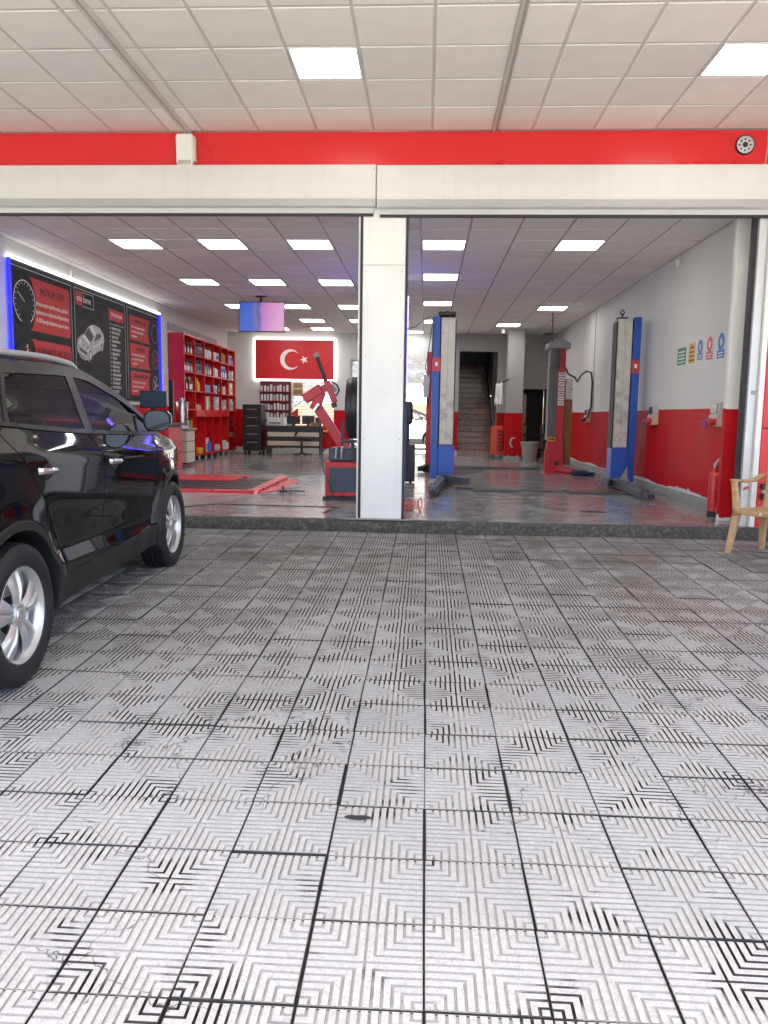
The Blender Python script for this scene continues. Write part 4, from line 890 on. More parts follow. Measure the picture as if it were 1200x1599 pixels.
# stand with steel cylinder and drawers in front of the shelving
t = T('tool_cabinet', 'low cabinet with cream drawers beside the red shelving', 'cabinet', (-5.1,15.8,ZF))
MB().box(-5.35, -4.83, 15.5, 16.05, ZF+.06, 1.10).build('carcass', M_black, t, bevel=.004); MB().box(-5.40, -4.78, 15.45, 16.1, 1.10, 1.13).build('worktop', M_grey, t, bevel=.004)
for k in range(3): MB().box(-5.02, -4.82, 15.485, 15.50, ZF+.09+.22*k, ZF+.295+.22*k).build('drawer', M_cream, t, bevel=.003); MB().box(-4.832, -4.818, 15.52, 16.03, ZF+.09+.22*k, ZF+.295+.22*k).build('drawer', M_cream, t, bevel=.003)
t = T('steel_canister', 'upright stainless steel canister on the cream cabinet', 'canister', (-5.0,15.8,1.13))
MB().lathe([(0,0),(.125,0),(.125,.02),(.115,.03),(.115,.50),(.125,.51),(.125,.53),(.05,.56),(.05,.62),(0,.62)], (-5.0,15.8,1.13), 'z', 28).build('tank', M_steel, t, smooth=35); MB().cyl((-4.885,15.78,1.32),(-4.78,15.75,1.32),.016,n=10).build('tap', M_black, t)
t = T('black_post', 'slim black upright post in front of the steel canister', 'post', (-5.02,15.2,ZF)); MB().box(-5.065, -4.985, 15.18, 15.24, ZF, 2.08).build('upright', M_black, t, bevel=.004); MB().box(-5.15, -4.9, 15.05, 15.37, ZF, ZF+.03).build('foot', M_black, t)
t = T('desk_monitor', 'small dark blue monitor below the service board behind the car', 'monitor', (-5.3,14.4,1.5)); MB().box(-5.36,-4.86,14.4,14.44,1.52,1.84).build('case', M_black, t, bevel=.006); MB().box(-5.34,-4.88,14.395,14.4,1.54,1.82).build('screen', emit('screen_blue',(.015,.06,.12),.05,.01), t); MB().box(-5.16,-5.06,14.40,14.43,1.2,1.52).build('stand', M_black, t)
t = T('added_red_cabinet', 'added red cabinet standing below the service board', 'bench', (-5.2,14.6,ZF)); MB().box(-5.55,-4.75,14.2,15.0,ZF,1.2).build('carcass', M_redmetal, t, bevel=.02); MB().box(-5.6,-4.7,14.15,15.05,1.2,1.25).build('top', M_black, t, bevel=.006)  # cabinet put in for a red reflection under the board
# ================================================================== FLAG, TV, DESK AT THE BACK OF THE LEFT BAY
fl = T('flag_board', 'red flag with white crescent and star in a lit frame on the back wall', 'flag', (-3.73,YB-.03,2.44))
fx0, fx1, fz0, fz1 = -4.85, -2.62, 2.44, 3.53; fy = YB-.06
MB().box(fx0, fx1, fy, fy+.05, fz0, fz1).build('flag_panel', mat('flag_red', (.60,.018,.025), .45, var=.05), fl)
for a in ((fx0-.05,fx1+.05,fz1+.001,fz1+.045),(fx0-.05,fx1+.05,fz0-.045,fz0-.001),(fx0-.05,fx0-.002,fz0,fz1),(fx1+.002,fx1+.05,fz0,fz1)): MB().box(a[0],a[1],fy-.01,fy+.04,a[2],a[3]).build('led_strip', M_led, fl)
cx_, cz_ = -3.86, 2.985; r1, r2, dx = .285, .228, .072; A0 = math.acos((r1*r1-r2*r2+dx*dx)/(2*dx*r1)); A1 = math.pi-math.acos((r2*r2-r1*r1+dx*dx)/(2*dx*r2))
o_ = [(cx_+r1*math.cos(a), cz_+r1*math.sin(a)) for a in [A0+(2*math.pi-2*A0)*i/40 for i in range(41)]]; i_ = [(cx_+dx+r2*math.cos(a), cz_+r2*math.sin(a)) for a in [A1+(2*math.pi-2*A1)*i/40 for i in range(41)]]
vs = []; 
for p, q in zip(o_, i_): vs += [(p[0],fy-.004,p[1]),(q[0],fy-.004,q[1])]
MB().add(vs, [(2*i,2*i+2,2*i+3,2*i+1) for i in range(40)]).build('crescent', M_paper, fl)
sc_ = (-3.46, 2.985); st = [(sc_[0]+(.125 if k % 2 == 0 else .05)*math.cos(R(180+36*k)), fy-.004, sc_[1]+(.125 if k % 2 == 0 else .05)*math.sin(R(180+36*k))) for k in range(10)]
MB().add([(sc_[0],fy-.004,sc_[1])]+st, [(0,1+k,1+(k+1)%10) for k in range(10)]).build('star', M_paper, fl)
tv = T('ceiling_television', 'television with a blue and pink picture hanging from the left bay ceiling', 'television', (-3.22,15.25,3.0))
MB().cyl((-3.26,15.36,3.30),(-3.26,15.36,ZC),.022,n=10).build('pole', M_black, tv); MB().box(-3.36,-3.16,15.30,15.42,ZC-.02,ZC).build('ceiling_plate', M_black, tv)
def scr():
    m = bpy.data.materials.new('tv_picture'); m.use_nodes = True; nt = m.node_tree; L = nt.links.new; p = nt.nodes['Principled BSDF']; tc = node(nt,'ShaderNodeTexCoord'); sp = node(nt,'ShaderNodeSeparateXYZ'); L(tc.outputs['Generated'], sp.inputs[0])
    nz = node(nt,'ShaderNodeTexNoise'); nz.inputs['Scale'].default_value = 1.6; nz.inputs['Detail'].default_value = 1; L(tc.outputs['Generated'], nz.inputs['Vector'])
    ad = node(nt,'ShaderNodeMath',operation='MULTIPLY_ADD'); L(nz.outputs['Fac'], ad.inputs[0]); ad.inputs[1].default_value = .25; L(sp.outputs['X'], ad.inputs[2])
    cr_ = node(nt,'ShaderNodeValToRGB'); e = cr_.color_ramp.elements; e[0].position = .1; e[0].color = (.03,.09,.55,1); e[1].position = 1; e[1].color = (.75,.38,.62,1)
    for pos, c in ((.42,(.06,.14,.62,1)),(.50,(.25,.16,.30,1)),(.56,(.05,.12,.5,1)),(.64,(.55,.2,.55,1))): q = e.new(pos); q.color = c
    L(ad.outputs[0], cr_.inputs[0]); L(cr_.outputs[0], p.inputs['Emission Color']); p.inputs['Emission Strength'].default_value = .11; p.inputs['Base Color'].default_value = (.01,.01,.01,1); return m
b = MB(); b.box(-.445,.445,-.02,.025,-.29,.29); o = b.build('case', M_black, tv, local=True, bevel=.006); o.location = (.0,.0,.31); o.rotation_euler = (R(-6),0,R(3))
b = MB(); b.box(-.43,.43,-.023,-.0205,-.275,.275); o2 = b.build('screen', scr(), tv, local=True); o2.location = (.0,.0,.31); o2.rotation_euler = (R(-6),0,R(3))
dk = T('reception_desk', 'black and cream striped reception desk under the flag', 'desk', (-3.55,20.9,ZF))
MB().box(-4.30,-2.80,20.7,21.4,1.09,1.14).build('top', M_black, dk, bevel=.005)
for k, (z0, z1, m) in enumerate(((.98,1.088,M_black),(.86,.975,M_cream),(.74,.855,M_black),(.62,.735,M_cream),(.56,.615,M_black))): MB().box(-4.27,-2.83,20.72,20.76,z0,z1).build('front_board', m, dk, bevel=.003)
for x in (-4.28,-2.85): MB().box(x,x+.04,20.72,21.35,ZF,1.088).build('side_leg', M_black, dk)
t = T('printer', 'white printer on the left end of the reception desk', 'printer', (-4.05,21,1.14)); MB().box(-4.28,-3.82,20.82,21.25,1.142,1.36).build('case', M_whit, t, bevel=.015); MB().box(-4.22,-3.88,20.815,20.83,1.2,1.23).build('paper_slot', M_black, t)
for k, (x, w, lab) in enumerate(((-3.58,.36,'black monitor in the middle of the reception desk'),(-3.18,.34,'black monitor at the right of the reception desk'))):
    t = T('desk_monitor', lab, 'monitor', (x,21,1.14), group='monitors on the reception desk'); MB().box(x-w/2,x+w/2,20.98,21.02,1.19,1.42).build('case', M_black, t, bevel=.008); MB().box(x-.04,x+.04,21.0,21.03,1.15,1.2).build('stand', M_black, t); MB().box(x-.1,x+.1,20.93,21.1,1.141,1.152).build('foot', M_black, t)
for k, (x, y, w, d, h, m, lb) in enumerate(((-3.86,20.86,.10,.12,.22,M_whit,'white bottle-shaped pack beside the printer'),(-2.98,20.95,.26,.2,.10,M_card,'flat brown box at the right end of the desk'),(-2.93,21.15,.16,.14,.24,M_black,'black box at the right end of the desk'),(-3.38,20.82,.22,.16,.03,M_paper,'stack of papers in the middle of the desk'))):
    pack(x, y, 1.141, d, w, h, m, lb, 'clutter on the reception desk')
t = T('tool_trolley', 'tall black tool trolley left of the reception desk', 'trolley', (-4.72,21,ZF)); MB().box(-4.92,-4.42,20.75,21.35,.46,1.70).build('carcass', M_black, t, bevel=.01)
for k in range(5): MB().box(-4.90,-4.44,20.735,20.75,.52+.22*k,.72+.22*k).build('drawer', M_dark, t, bevel=.004); MB().box(-4.82,-4.52,20.725,20.735,.68+.22*k,.70+.22*k).build('drawer_handle', M_grey, t)
for dx in (-.2,.2):
    for dy in (-.22,.22): MB().cyl((-4.69+dx,21.05+dy,.40),(-4.64+dx,21.05+dy,.40),.052,n=12).build('castor', M_black, t)
t = T('office_chair', 'black swivel chair in front of the reception desk', 'chair', (-3.25,20.3,ZF))
MB().box(-3.48,-3.02,20.1,20.55,.80,.88).build('seat', M_black, t, bevel=.03); MB().cyl((-3.25,20.32,.42),(-3.25,20.32,.8),.03,n=10).build('column', M_black, t)
for k in range(5): a = 2*math.pi*k/5+.3; MB().bar((-3.25,20.32,.44),(-3.25+.27*math.cos(a),20.32+.27*math.sin(a),.40),.04,.03).build('foot', M_black, t)
MB().bar((-3.46,20.5,.88),(-3.42,20.6,1.02),.05,.03).build('arm_bracket', M_black, t)
# pegboard of small parts behind the desk, and the window with blinds
pg = T('parts_board', 'dark red board hung with small white part packets behind the desk', 'display board', (-4.3,YB-.05,1.3)); MB().box(-4.72,-3.84,YB-.04,YB-.008,1.25,2.38).build('board', mat('dark_red_board', (.12,.01,.015), .5), pg)
for r in range(4):
    MB().box(-4.70,-3.86,YB-.10,YB-.041,1.30+.26*r,1.312+.26*r).build('ledge', M_redwood, pg)
    for k in range(9): x = -4.66+.09*k+random.gauss(0,.006); h = random.uniform(.13,.20); MB().box(x-.028,x+.028,YB-.09,YB-.06,1.314+.26*r,1.314+.26*r+h).build('part_packet', random.choice((M_paper,M_paper,M_pinkp,M_whit)), pg)
bl = T('window_blind', 'pale horizontal slat blind in the window behind the desk', 'blind', (-3.2,YB+.08,1.2))
M_slat = mat('blind_slat', (.75,.74,.68), .5); 
for k in range(16): z = 1.19+.078*k; MB().prism([(-3.79,YB+.05,z),(-3.79,YB+.11,z+.035),(-3.79,YB+.112,z+.033),(-3.79,YB+.052,z-.003)], (1.16,0,0)).build('slat', M_slat, bl)
MB().box(-3.79,-2.63,YB+.04,YB+.12,2.43,2.449).build('head_rail', M_slat, bl)
t = T('cardboard_chart', 'brown framed chart on the wall left of the blind', 'chart', (-3.7,YB-.02,2.0)); MB().box(-3.80,-3.50,YB+.0,YB+.02,1.95,2.40).build('sheet', M_cream, t); 
for z in (2.02,2.20): MB().box(-3.77,-3.53,YB-.006,YB+.0,z,z+.14).build('print_block', M_card, t)
tag(MB().prism([(-3.66,20.9,1.46),(-3.44,20.9,1.62),(-3.44,20.9,1.36)],(0,.01,0)).cyl((-3.5,20.91,1.14),(-3.5,20.91,1.6),.006,n=6).build('pennant', mat('pennant_red',(.6,.03,.02),.6)), 'small red pennant standing on the reception desk', 'pennant')
# window frame beside the centre pillar and the open gate to the yard
wf = T('rear_window', 'white framed rear window left of the centre pillar', 'window', (-1.7,YB+.1,1))
for x in (-2.14,-1.55,-.98): MB().box(x-.03,x+.03,YB+.08,YB+.14,ZF,3.02).build('mullion', M_whitemetal, wf)
for z in (1.0,2.25,2.99): MB().box(-2.11,-1.01,YB+.085,YB+.135,z-.03,z+.03).build('transom', M_whitemetal, wf)
for x0, x1 in ((-2.11,-1.58),(-1.52,-1.01)):
    for z0, z1 in ((ZF,.97),(1.03,2.22),(2.28,2.96)): MB().box(x0,x1,YB+.105,YB+.111,z0,z1).build('pane', glass('window_glass', .9), wf)
# ================================================================== LEFT BAY MACHINES
rp = T('scissor_lift', 'low red scissor lift platform with black deck on the left bay floor', 'lift', (-3.2,11.7,ZF))
z = ZF
MB().prism([(-4.6,10.45,z),(-2.35,10.45,z),(-2.35,10.55,z+.045),(-4.6,10.55,z+.045)],(0,0,.004)).prism([(-4.6,10.45,z),(-2.35,10.45,z),(-2.35,10.62,z),(-4.6,10.62,z)],(0,0,.042)).build('front_beam', M_redmetal, rp, bevel=.006)
MB().box(-4.6,-2.95,12.75,12.95,z,z+.06).build('rear_beam', M_redmetal, rp, bevel=.006)
MB().prism([(-2.42,10.45,z),(-2.42,12.9,z),(-2.42,12.9,z+.07),(-2.42,10.62,z+.045)],(.13,0,0)).build('side_beam', M_redmetal, rp, bevel=.006)
MB().prism([(-2.28,10.5,z),(-2.10,10.9,z),(-2.06,12.6,z),(-2.28,12.9,z)],(0,0,.012)).build('side_flap', M_redmetal, rp)
MB().box(-4.5,-2.43,10.66,12.7,z+.004,z+.03).build('deck', M_black, rp, bevel=.004)
for k in range(6): MB().box(-4.4,-2.5,10.8+.3*k,10.83+.3*k,z+.03,z+.037).build('deck_rib', M_dark, rp)
MB().box(-4.5,-3.0,12.0,12.72,z+.03,z+.055).build('red_plate', M_redmetal, rp, bevel=.004)
t = T('floor_jack', 'small black trolley tool lying on the floor by the red platform', 'jack', (-1.9,10.65,ZF))
MB().box(-2.04,-1.86,10.6,10.68,ZF+.012,ZF+.045).build('body', M_black, t, bevel=.008); MB().cyl((-1.88,10.64,ZF+.035),(-1.66,10.66,ZF+.03),.010,n=8).build('lever', M_black, t); MB().cyl((-1.95,10.64,ZF+.03),(-1.97,10.64,ZF+.10),.012,n=8).build('post', M_dark, t)
for x in (-2.02,-1.88): MB().cyl((x,10.59,ZF+.018),(x,10.69,ZF+.018),.018,n=10).build('roller', M_grey, t)
# tyre changer
tc = T('tyre_changer', 'red tyre changer with tilting arm and slate blue cabinet beside the pillar', 'tyre changer', (-.95,10.3,ZF))
MB().box(-1.315,-.45,9.90,10.75,ZF,ZF+.04).build('base', M_black, tc, bevel=.005)
b = MB(); b.box(-1.29,-.50,9.95,10.72,ZF+.04,.835); b.build('cabinet', M_redmetal, tc, bevel=.012)
MB().box(-1.235,-.50,9.938,9.951,ZF+.10,.765).build('front_panel', M_navy, tc, bevel=.003)
MB().box(-1.25,-.85,10.0,10.5,.837,1.01).build('control_block', M_navy, tc, bevel=.02)
b = MB(); b.prism([(-1.06,10.02,.837),(-.86,10.02,.837),(-.82,10.02,.93),(-.86,10.02,1.02),(-1.02,10.02,1.02),(-1.08,10.02,.93)],(0,.3,0)); b.build('pedal_hood', M_black, tc, bevel=.02)
for x in (-1.15,-1.08): MB().cyl((x,10.0,.88),(x+.01,9.97,1.03),.020,n=10).build('air_gun_handle', M_steel, tc)
MB().box(-.83,-.52,10.1,10.6,.84,.98).build('turntable_cover', M_white, tc, bevel=.01)
def P(x, y, Y=10.3):
    k = Y/FPX; hx = 651.7-.0145*(665.7-x)*1.0
    return ((x-665.7)*k, Y, CAMZ+(hx-y)*k)
arm = MB(); arm.bar(P(541,703), P(494,632), .125, .12, up=(0,1,0)); arm.build('tilting_column', M_redmetal, tc, bevel=.012)
MB().bar(P(476,624), P(503,607), .13, .14, up=(0,1,0)).build('arm_head', M_redmetal, tc, bevel=.012); MB().bar(P(492,640), P(502,612), .13, .12, up=(0,1,0)).build('arm_knuckle', M_redmetal, tc, bevel=.01)
MB().bar(P(500,611), P(513,604), .09, .08, up=(0,1,0)).build('arm_link', M_redmetal, tc, bevel=.006)
MB().bar(P(511,596), P(524,629), .075, .09, up=(0,1,0)).build('vertical_head', M_redmetal, tc, bevel=.008)
MB().bar(P(457,634,10.28), P(477,622,10.28), .045, .05, up=(0,1,0)).build('slide_bar', M_steel, tc, bevel=.004)
MB().cyl(P(494,555), P(511,600), .026, n=16).build('hex_shaft', M_black, tc, smooth=40); MB().cyl(P(493,553), P(495.5,559), .034, n=16).build('shaft_cap', M_grey, tc, smooth=40)
MB().tube([P(518,596),P(527,602),P(530,610),P(526,618),P(521,614)], .012, 8).build('grip', M_black, tc, smooth=40); MB().bar(P(518,601,10.30), P(524,612,10.30), .06, .05, up=(0,1,0)).build('lock_box', M_grey, tc, bevel=.01)
MB().bar(P(521,628), P(524,636), .07, .06, up=(0,1,0)).build('mount_head', M_black, tc, bevel=.008); MB().bar(P(490,642,10.22), P(499,630,10.22), .04, .03, up=(0,1,0)).build('clamp', M_steel, tc, bevel=.004)
MB().tube([P(496+1.6*math.sin(i*1.3)+i*.62, 657+i*1.15, 10.16+.02*math.cos(i*1.3)) for i in range(34)], .007, 6).build('coiled_hose', M_black, tc, smooth=40)
MB().tube([P(506,672,10.17),P(511,674,10.15),P(513,671,10.15)], .012, 6).build('yellow_tag', M_yellow, tc)
pts = [(-1.28,9.95,1.0)]+[(-1.335+.10*max(0,(u-.45))*2.2+.05*math.sin(u*2), 9.9-.05*math.sin(u*3.1), 1.0-.60*u) for u in [i/14 for i in range(1,15)]]+[(-1.05,9.86,ZF+.02),(-.8,9.85,ZF+.012)]
MB().tube(pts, .008, 6).build('air_hose', M_navy, tc, smooth=40)
# spare tyre upright on a black stand behind the machine
ts = T('tyre_stand', 'black steel stand holding a tyre left of the centre pillar', 'stand', (-.75,9.6,ZF))
MB().bar(P(536,655,9.7), P(536,697,9.7), .035, .035, up=(0,1,0)).build('upright', M_black, ts, bevel=.004); MB().bar(P(535,689,9.7), P(585,689,9.7), .05, .04).build('crossbar', M_black, ts, bevel=.004); MB().box(-.62,-.56,9.68,9.74,ZF,1.13).build('leg', M_black, ts); MB().box(-.95,-.91,9.9,9.94,.84,1.13).build('leg', M_black, ts); MB().bar((-.93,9.72,1.11),(-.93,9.93,1.11),.04,.04).build('brace', M_black, ts)
ty = T('spare_tyre', 'big black tyre standing on edge beside the centre pillar', 'tyre', (-.77,9.7,1.14))
prof = [(.24,-.10),(.26,-.125),(.31,-.135),(.35,-.13),(.372,-.115),(.382,-.09)]+sum([[(.384,g-.007),(.374,g-.005),(.374,g+.005),(.384,g+.007)] for g in (-.05,0,.05)],[])+[(.382,.09),(.372,.115),(.35,.13),(.31,.135),(.26,.125),(.24,.10)]
MB().lathe(prof, (-.845,9.7,1.525), 'x', 56).build('tread', mat('shop_tyre', (.02,.021,.024), .42, var=.2), ty, smooth=30)
for dx in (-.07,.07): MB().lathe([(.24,dx-.03),(.235,dx),(.24,dx+.03)], (-.845,9.7,1.525), 'x', 40).build('bead', M_dark, ty, smooth=30)
# ================================================================== CENTRE: inner post with blue tube, aligner cabinet, hose
ip = T('inner_post', 'slim white inner post with a vertical blue light tube behind the pillar', 'post', (-.6,13.2,ZF)); MB().box(-.80,-.40,13.1,13.4,ZF,ZC).build('post', M_wall, ip); MB().cyl((-.345,13.12,1.72),(-.345,13.12,3.40),.022,n=10).build('light_tube', M_tube, ip); MB().cyl((-.85,13.12,1.72),(-.85,13.12,3.40),.022,n=10).build('light_tube', M_tube, ip); MB().box(-.40,-.36,13.1,13.14,1.68,3.44).build('tube_holder', M_whitemetal, ip)
ac = T('aligner_cabinet', 'tall black machine cabinet with blue edge right of the pillar', 'cabinet', (-.35,13,ZF))
MB().box(-.60,-.17,12.7,13.05,ZF+.02,.98).build('body', M_black, ac, bevel=.01); MB().box(-.60,-.315,12.6,12.70,ZF+.02,1.60).build('blue_panel', M_blue, ac, bevel=.006); MB().box(-.56,-.22,12.72,13.0,1.30,1.68).build('head', M_black, ac, bevel=.05, seg=4); MB().box(-.50,-.27,12.74,12.98,.98,1.30).build('neck', M_black, ac, bevel=.01)
for y in (12.75,13.0): MB().cyl((-.26,y,ZF+.03),(-.22,y,ZF+.03),.03,n=12).build('castor', M_dark, ac)
M_hose = mat('orange_hose', (.75,.08,.02), .4)
hs = T('coiled_hose', 'orange coiled air hose lying on the floor at the foot of the pillar', 'hose', (-.12,9.0,ZF))
pts = []
for i in range(110): a = i*.40; pts.append((-.26+.21*i/110, 8.92+.06*math.cos(a), ZF+.068+.06*math.sin(a)*(1+.15*math.sin(i*.05))))
MB().tube(pts, .0050, 6).build('coil', M_hose, hs, smooth=40); MB().tube([(-.05+.02*math.cos(a),8.9+.075*math.cos(a),ZF+.08+.075*math.sin(a)) for a in [2*math.pi*i/24 for i in range(25)]], .0065, 6).build('loop', M_hose, hs, smooth=40); MB().tube([(-.24,8.92,ZF+.02),(-.28,8.88,ZF+.01),(-.30,8.95,ZF+.15)], .0065, 6).build('tail', M_hose, hs)
# ================================================================== BLUE TWO-POST LIFT
def lift_post(label, x0, flip, base_y=12.6):
    """x0 = outer face; flip=1: blue spine on the left, cover to its right"""
    s = flip; t = T('lift_post', label, 'car lift', (x0+s*.18, base_y+.15, ZF), group='posts of the blue two-post lift'); X = lambda d: x0+s*d
    bx_ = lambda a, c, *r: MB().box(min(X(a),X(c)), max(X(a),X(c)), *r)
    bx_(0,.115,base_y,base_y+.34,ZF+.02,3.03).build('spine', M_blue, t, bevel=.006)
    bx_(.117,.135,base_y+.03,base_y+.30,ZF+.02,3.0).build('shadow_gap', M_dark, t)
    for a, c in ((.137,.243),(.246,.355)):
        bx_(a,c,base_y+.012,base_y+.02,1.0,3.0).build('cover_sheet', M_cover, t, bevel=.002)
    bx_(.137,.355,base_y+.022,base_y+.30,.98,3.0).build('carriage_shaft', M_grey, t)
    bx_(.356,.375,base_y+.04,base_y+.30,ZF+.1,2.96).build('inner_channel', M_dark, t)
    bx_(.117,.385,base_y-.035,base_y+.25,ZF+.10,.975).build('carriage', M_blue, t, bevel=.008)
    bx_(-.04,.44,base_y-.06,base_y+.45,ZF,ZF+.02).build('base_plate', M_grey, t, bevel=.003)
    bx_(-.01,.10,base_y-.055,base_y-.005,ZF+.02,ZF+.085).build('foot_block', M_cover, t, bevel=.004)
    bx_(.0,.13,base_y-.004,base_y-.001,2.16,2.37).build('warning_sticker', mat('sticker_red', (.55,.06,.07), .4), t)
    bx_(.045,.085,base_y-.006,base_y-.004,2.24,2.30).build('sticker_mark', M_paper, t)
    bx_(.1,.40,base_y-.12,base_y+.12,ZF+.05,ZF+.15).build('arm_bracket', M_grey, t, bevel=.006)
    MB().prism([(X(.13),base_y-.08,ZF+.15),(X(.20),base_y-.08,ZF+.15),(X(.15),base_y-.08,ZF+.36)],(0,.02,0)).build('gusset', M_blue, t) if s > 0 else MB().prism([(X(.12),base_y-.08,ZF+.15),(X(.24),base_y-.08,ZF+.15),(X(.13),base_y-.08,ZF+.34)],(0,.02,0)).build('gusset', M_grey, t)
    return t, X
t1, X1 = lift_post('left post of the blue lift with scuffed white cover, near the pillar', .082, 1)
b = MB(); M_arm = mat('arm_grey', (.10,.105,.12), .5, var=.2)
MB().bar((.30,12.45,ZF+.10),(.115,10.62,ZF+.075),.11,.10).build('lift_arm', M_arm, t1, bevel=.006); 
for dx in (-.026,.026): MB().box(.108+dx-.02,.108+dx+.02,10.44,10.63,ZF+.03,ZF+.11).build('arm_end', M_arm, t1, bevel=.004); MB().box(.108+dx-.014,.108+dx+.014,10.436,10.441,ZF+.045,ZF+.09).build('arm_bore', M_dark, t1)
MB().bar((.32,12.40,ZF+.12),(.62,11.75,ZF+.12),.13,.11).build('lift_arm', M_arm, t1, bevel=.006)
MB().box(.165,.44,12.58,12.95,3.03,3.09).build('top_cap', M_dark, t1, bevel=.006); MB().cyl((.31,12.75,3.09),(.31,12.75,3.12),.03,n=12).build('top_nut', M_dark, t1)
t2, X2 = lift_post('right post of the blue lift with scuffed white cover, by the wall', 3.345, -1)
MB().bar((2.98,12.45,ZF+.11),(3.02,10.75,ZF+.07),.13,.11).build('lift_arm', M_arm, t2, bevel=.006); MB().bar((2.9,12.4,ZF+.12),(2.72,11.9,ZF+.10),.12,.10).build('lift_arm', M_arm, t2, bevel=.006)
for dx in (-.03,.03): MB().box(3.03+dx-.022,3.03+dx+.022,10.5,10.78,ZF+.03,ZF+.10).build('arm_end', M_arm, t2, bevel=.004); MB().box(3.03+dx-.015,3.03+dx+.015,10.496,10.501,ZF+.045,ZF+.085).build('arm_bore', M_dark, t2)
MB().tube([(3.06,12.7,3.0),(3.06,12.7,3.06),(3.03,12.7,3.11),(3.06,12.7,3.15),(3.09,12.7,3.11),(3.06,12.7,3.06)], .014, 8).build('lifting_eye', M_black, t2, smooth=40); MB().box(2.98,3.14,12.64,12.78,3.0,3.03).build('eye_plate', M_black, t2)
t = T('cable_run', 'black cables looping down the left blue lift post', 'cable', (.05,12.6,2.5))
MB().tube([(-.36,12.55,2.80),(-.2,12.53,2.84),(-.05,12.52,2.96),(.04,12.52,3.0),(.08,12.54,2.98)], .007, 6).build('cable', M_black, t, smooth=40); MB().tube([(.08,12.56,2.98),(.045,12.53,2.7),(.0,12.52,2.35),(-.03,12.52,2.2),(.0,12.52,2.12),(.04,12.53,2.06)], .007, 6).build('cable', M_black, t, smooth=40); MB().tube([(.09,12.56,2.95),(.075,12.53,2.4),(.045,12.53,1.8),(.03,12.53,1.62)], .010, 6).build('cable', M_black, t, smooth=40)
pl = T('cover_plates', 'dark steel cover plates across the floor between the blue lift posts', 'plate', (1.7,11.7,ZF)); M_plate2 = mat('floor_plate', (.07,.07,.068), .45, var=.35, scale=9)
MB().box(.47,.72,11.62,11.80,ZF+.001,ZF+.022).build('plate', M_plate2, pl); MB().box(.72,1.36,11.40,11.82,ZF+.001,ZF+.03).build('plate', M_plate2, pl, bevel=.004); MB().box(1.36,2.1,11.58,11.76,ZF+.001,ZF+.02).build('plate', M_plate2, pl); MB().box(2.1,2.95,11.35,11.75,ZF+.001,ZF+.022).build('plate', M_plate2, pl, bevel=.004)
pl = T('cover_plates', 'dark steel cover plates across the floor between the red lift posts', 'plate', (1.6,16.9,ZF))
for x0, x1, h in ((.15,.75,.02),(.75,1.5,.03),(1.5,2.1,.022),(2.1,2.45,.03)): MB().box(x0,x1,16.6,17.0,ZF+.001,ZF+h).build('plate', M_plate2, pl, bevel=.003)
tag(MB().box(1.83,2.09,9.12,9.22,ZF+.001,ZF+.008).box(2.0,2.12,9.09,9.13,ZF+.001,ZF+.008).build('drain_slot', M_dark), 'small dark slot in the right bay floor near the threshold', 'drain')
# ================================================================== RED TWO-POST LIFT
rl = T('lift_post', 'right post of the red lift with grey motor cap and white stickers', 'car lift', (2.56,15.9,ZF), group='posts of the red two-post lift')
MB().box(2.60,2.74,15.75,16.10,ZF,2.86).build('spine', M_redmetal, rl, bevel=.006); MB().box(2.43,2.60,15.77,16.05,1.0,2.84).build('cover_sheet', mat('dark_cover',(.13,.13,.13),.45,var=.2), rl, bevel=.004); MB().box(2.515,2.519,15.766,15.77,1.0,2.84).build('cover_seam', M_dark, rl)
MB().prism([(2.39,15.68,ZF+.02),(2.76,15.68,ZF+.02),(2.745,15.68,.95),(2.43,15.68,.99),(2.38,15.68,.75)],(0,.09,0)).build('foot_guard', M_redmetal, rl, bevel=.01); MB().box(2.36,2.95,15.5,16.2,ZF,ZF+.03).build('base_plate', M_redmetal, rl, bevel=.006)
MB().bar((2.62,15.62,ZF+.10),(2.98,15.55,ZF+.06),.10,.09).build('lift_arm', M_redmetal, rl, bevel=.01); MB().cyl((2.62,15.66,.55),(2.62,15.68,.55),.045,n=16).build('guard_hole', M_dark, rl)
MB().box(2.44,2.58,15.672,15.679,.99,1.07).build('yellow_sticker', M_yellow, rl); MB().box(2.455,2.565,15.670,15.673,1.015,1.045).build('sticker_mark', M_dark, rl)
MB().prism([(2.37,15.6,2.80),(2.80,15.6,2.80),(2.80,15.6,2.90),(2.68,15.6,2.97),(2.50,15.6,2.97),(2.37,15.6,2.90)],(0,.5,0)).build('motor_cap', M_grey, rl, bevel=.015); MB().cyl((2.52,15.68,2.80),(2.52,15.68,2.44),.10,n=20).build('motor', mat('motor_dark',(.09,.09,.09),.5), rl, smooth=40)
for k in range(7): MB().box(2.61,2.73,15.741,15.746,1.70+.095*k,1.775+.095*k).build('white_sticker', M_paper, rl); MB().box(2.625,2.715,15.739,15.741,1.725+.095*k,1.755+.095*k).build('sticker_print', M_grey, rl)
MB().box(2.76,2.90,15.8,15.98,1.82,2.22).build('control_box', M_cover, rl, bevel=.006); MB().cyl((2.87,15.8,2.02),(2.87,15.77,2.02),.018,n=10).build('switch', M_orange, rl)
tag(MB().box(2.765,2.94,15.95,16.0,.50,1.82).build('cardboard_sheet', M_card, bevel=.004), 'tall brown cardboard sheet leaning behind the right red lift post', 'cardboard')
MB().tube([(2.74,15.8,2.45),(2.80,15.78,2.32),(2.95,15.85,2.25),(3.05,16.1,2.18),(3.15,16.3,2.32),(3.3,16.5,2.42),(3.42,16.6,2.40),(3.46,16.65,2.2),(3.46,16.68,1.7),(3.40,16.65,1.48),(3.25,16.6,1.40)], .018, 8).build('power_hose', M_black, rl, smooth=40)
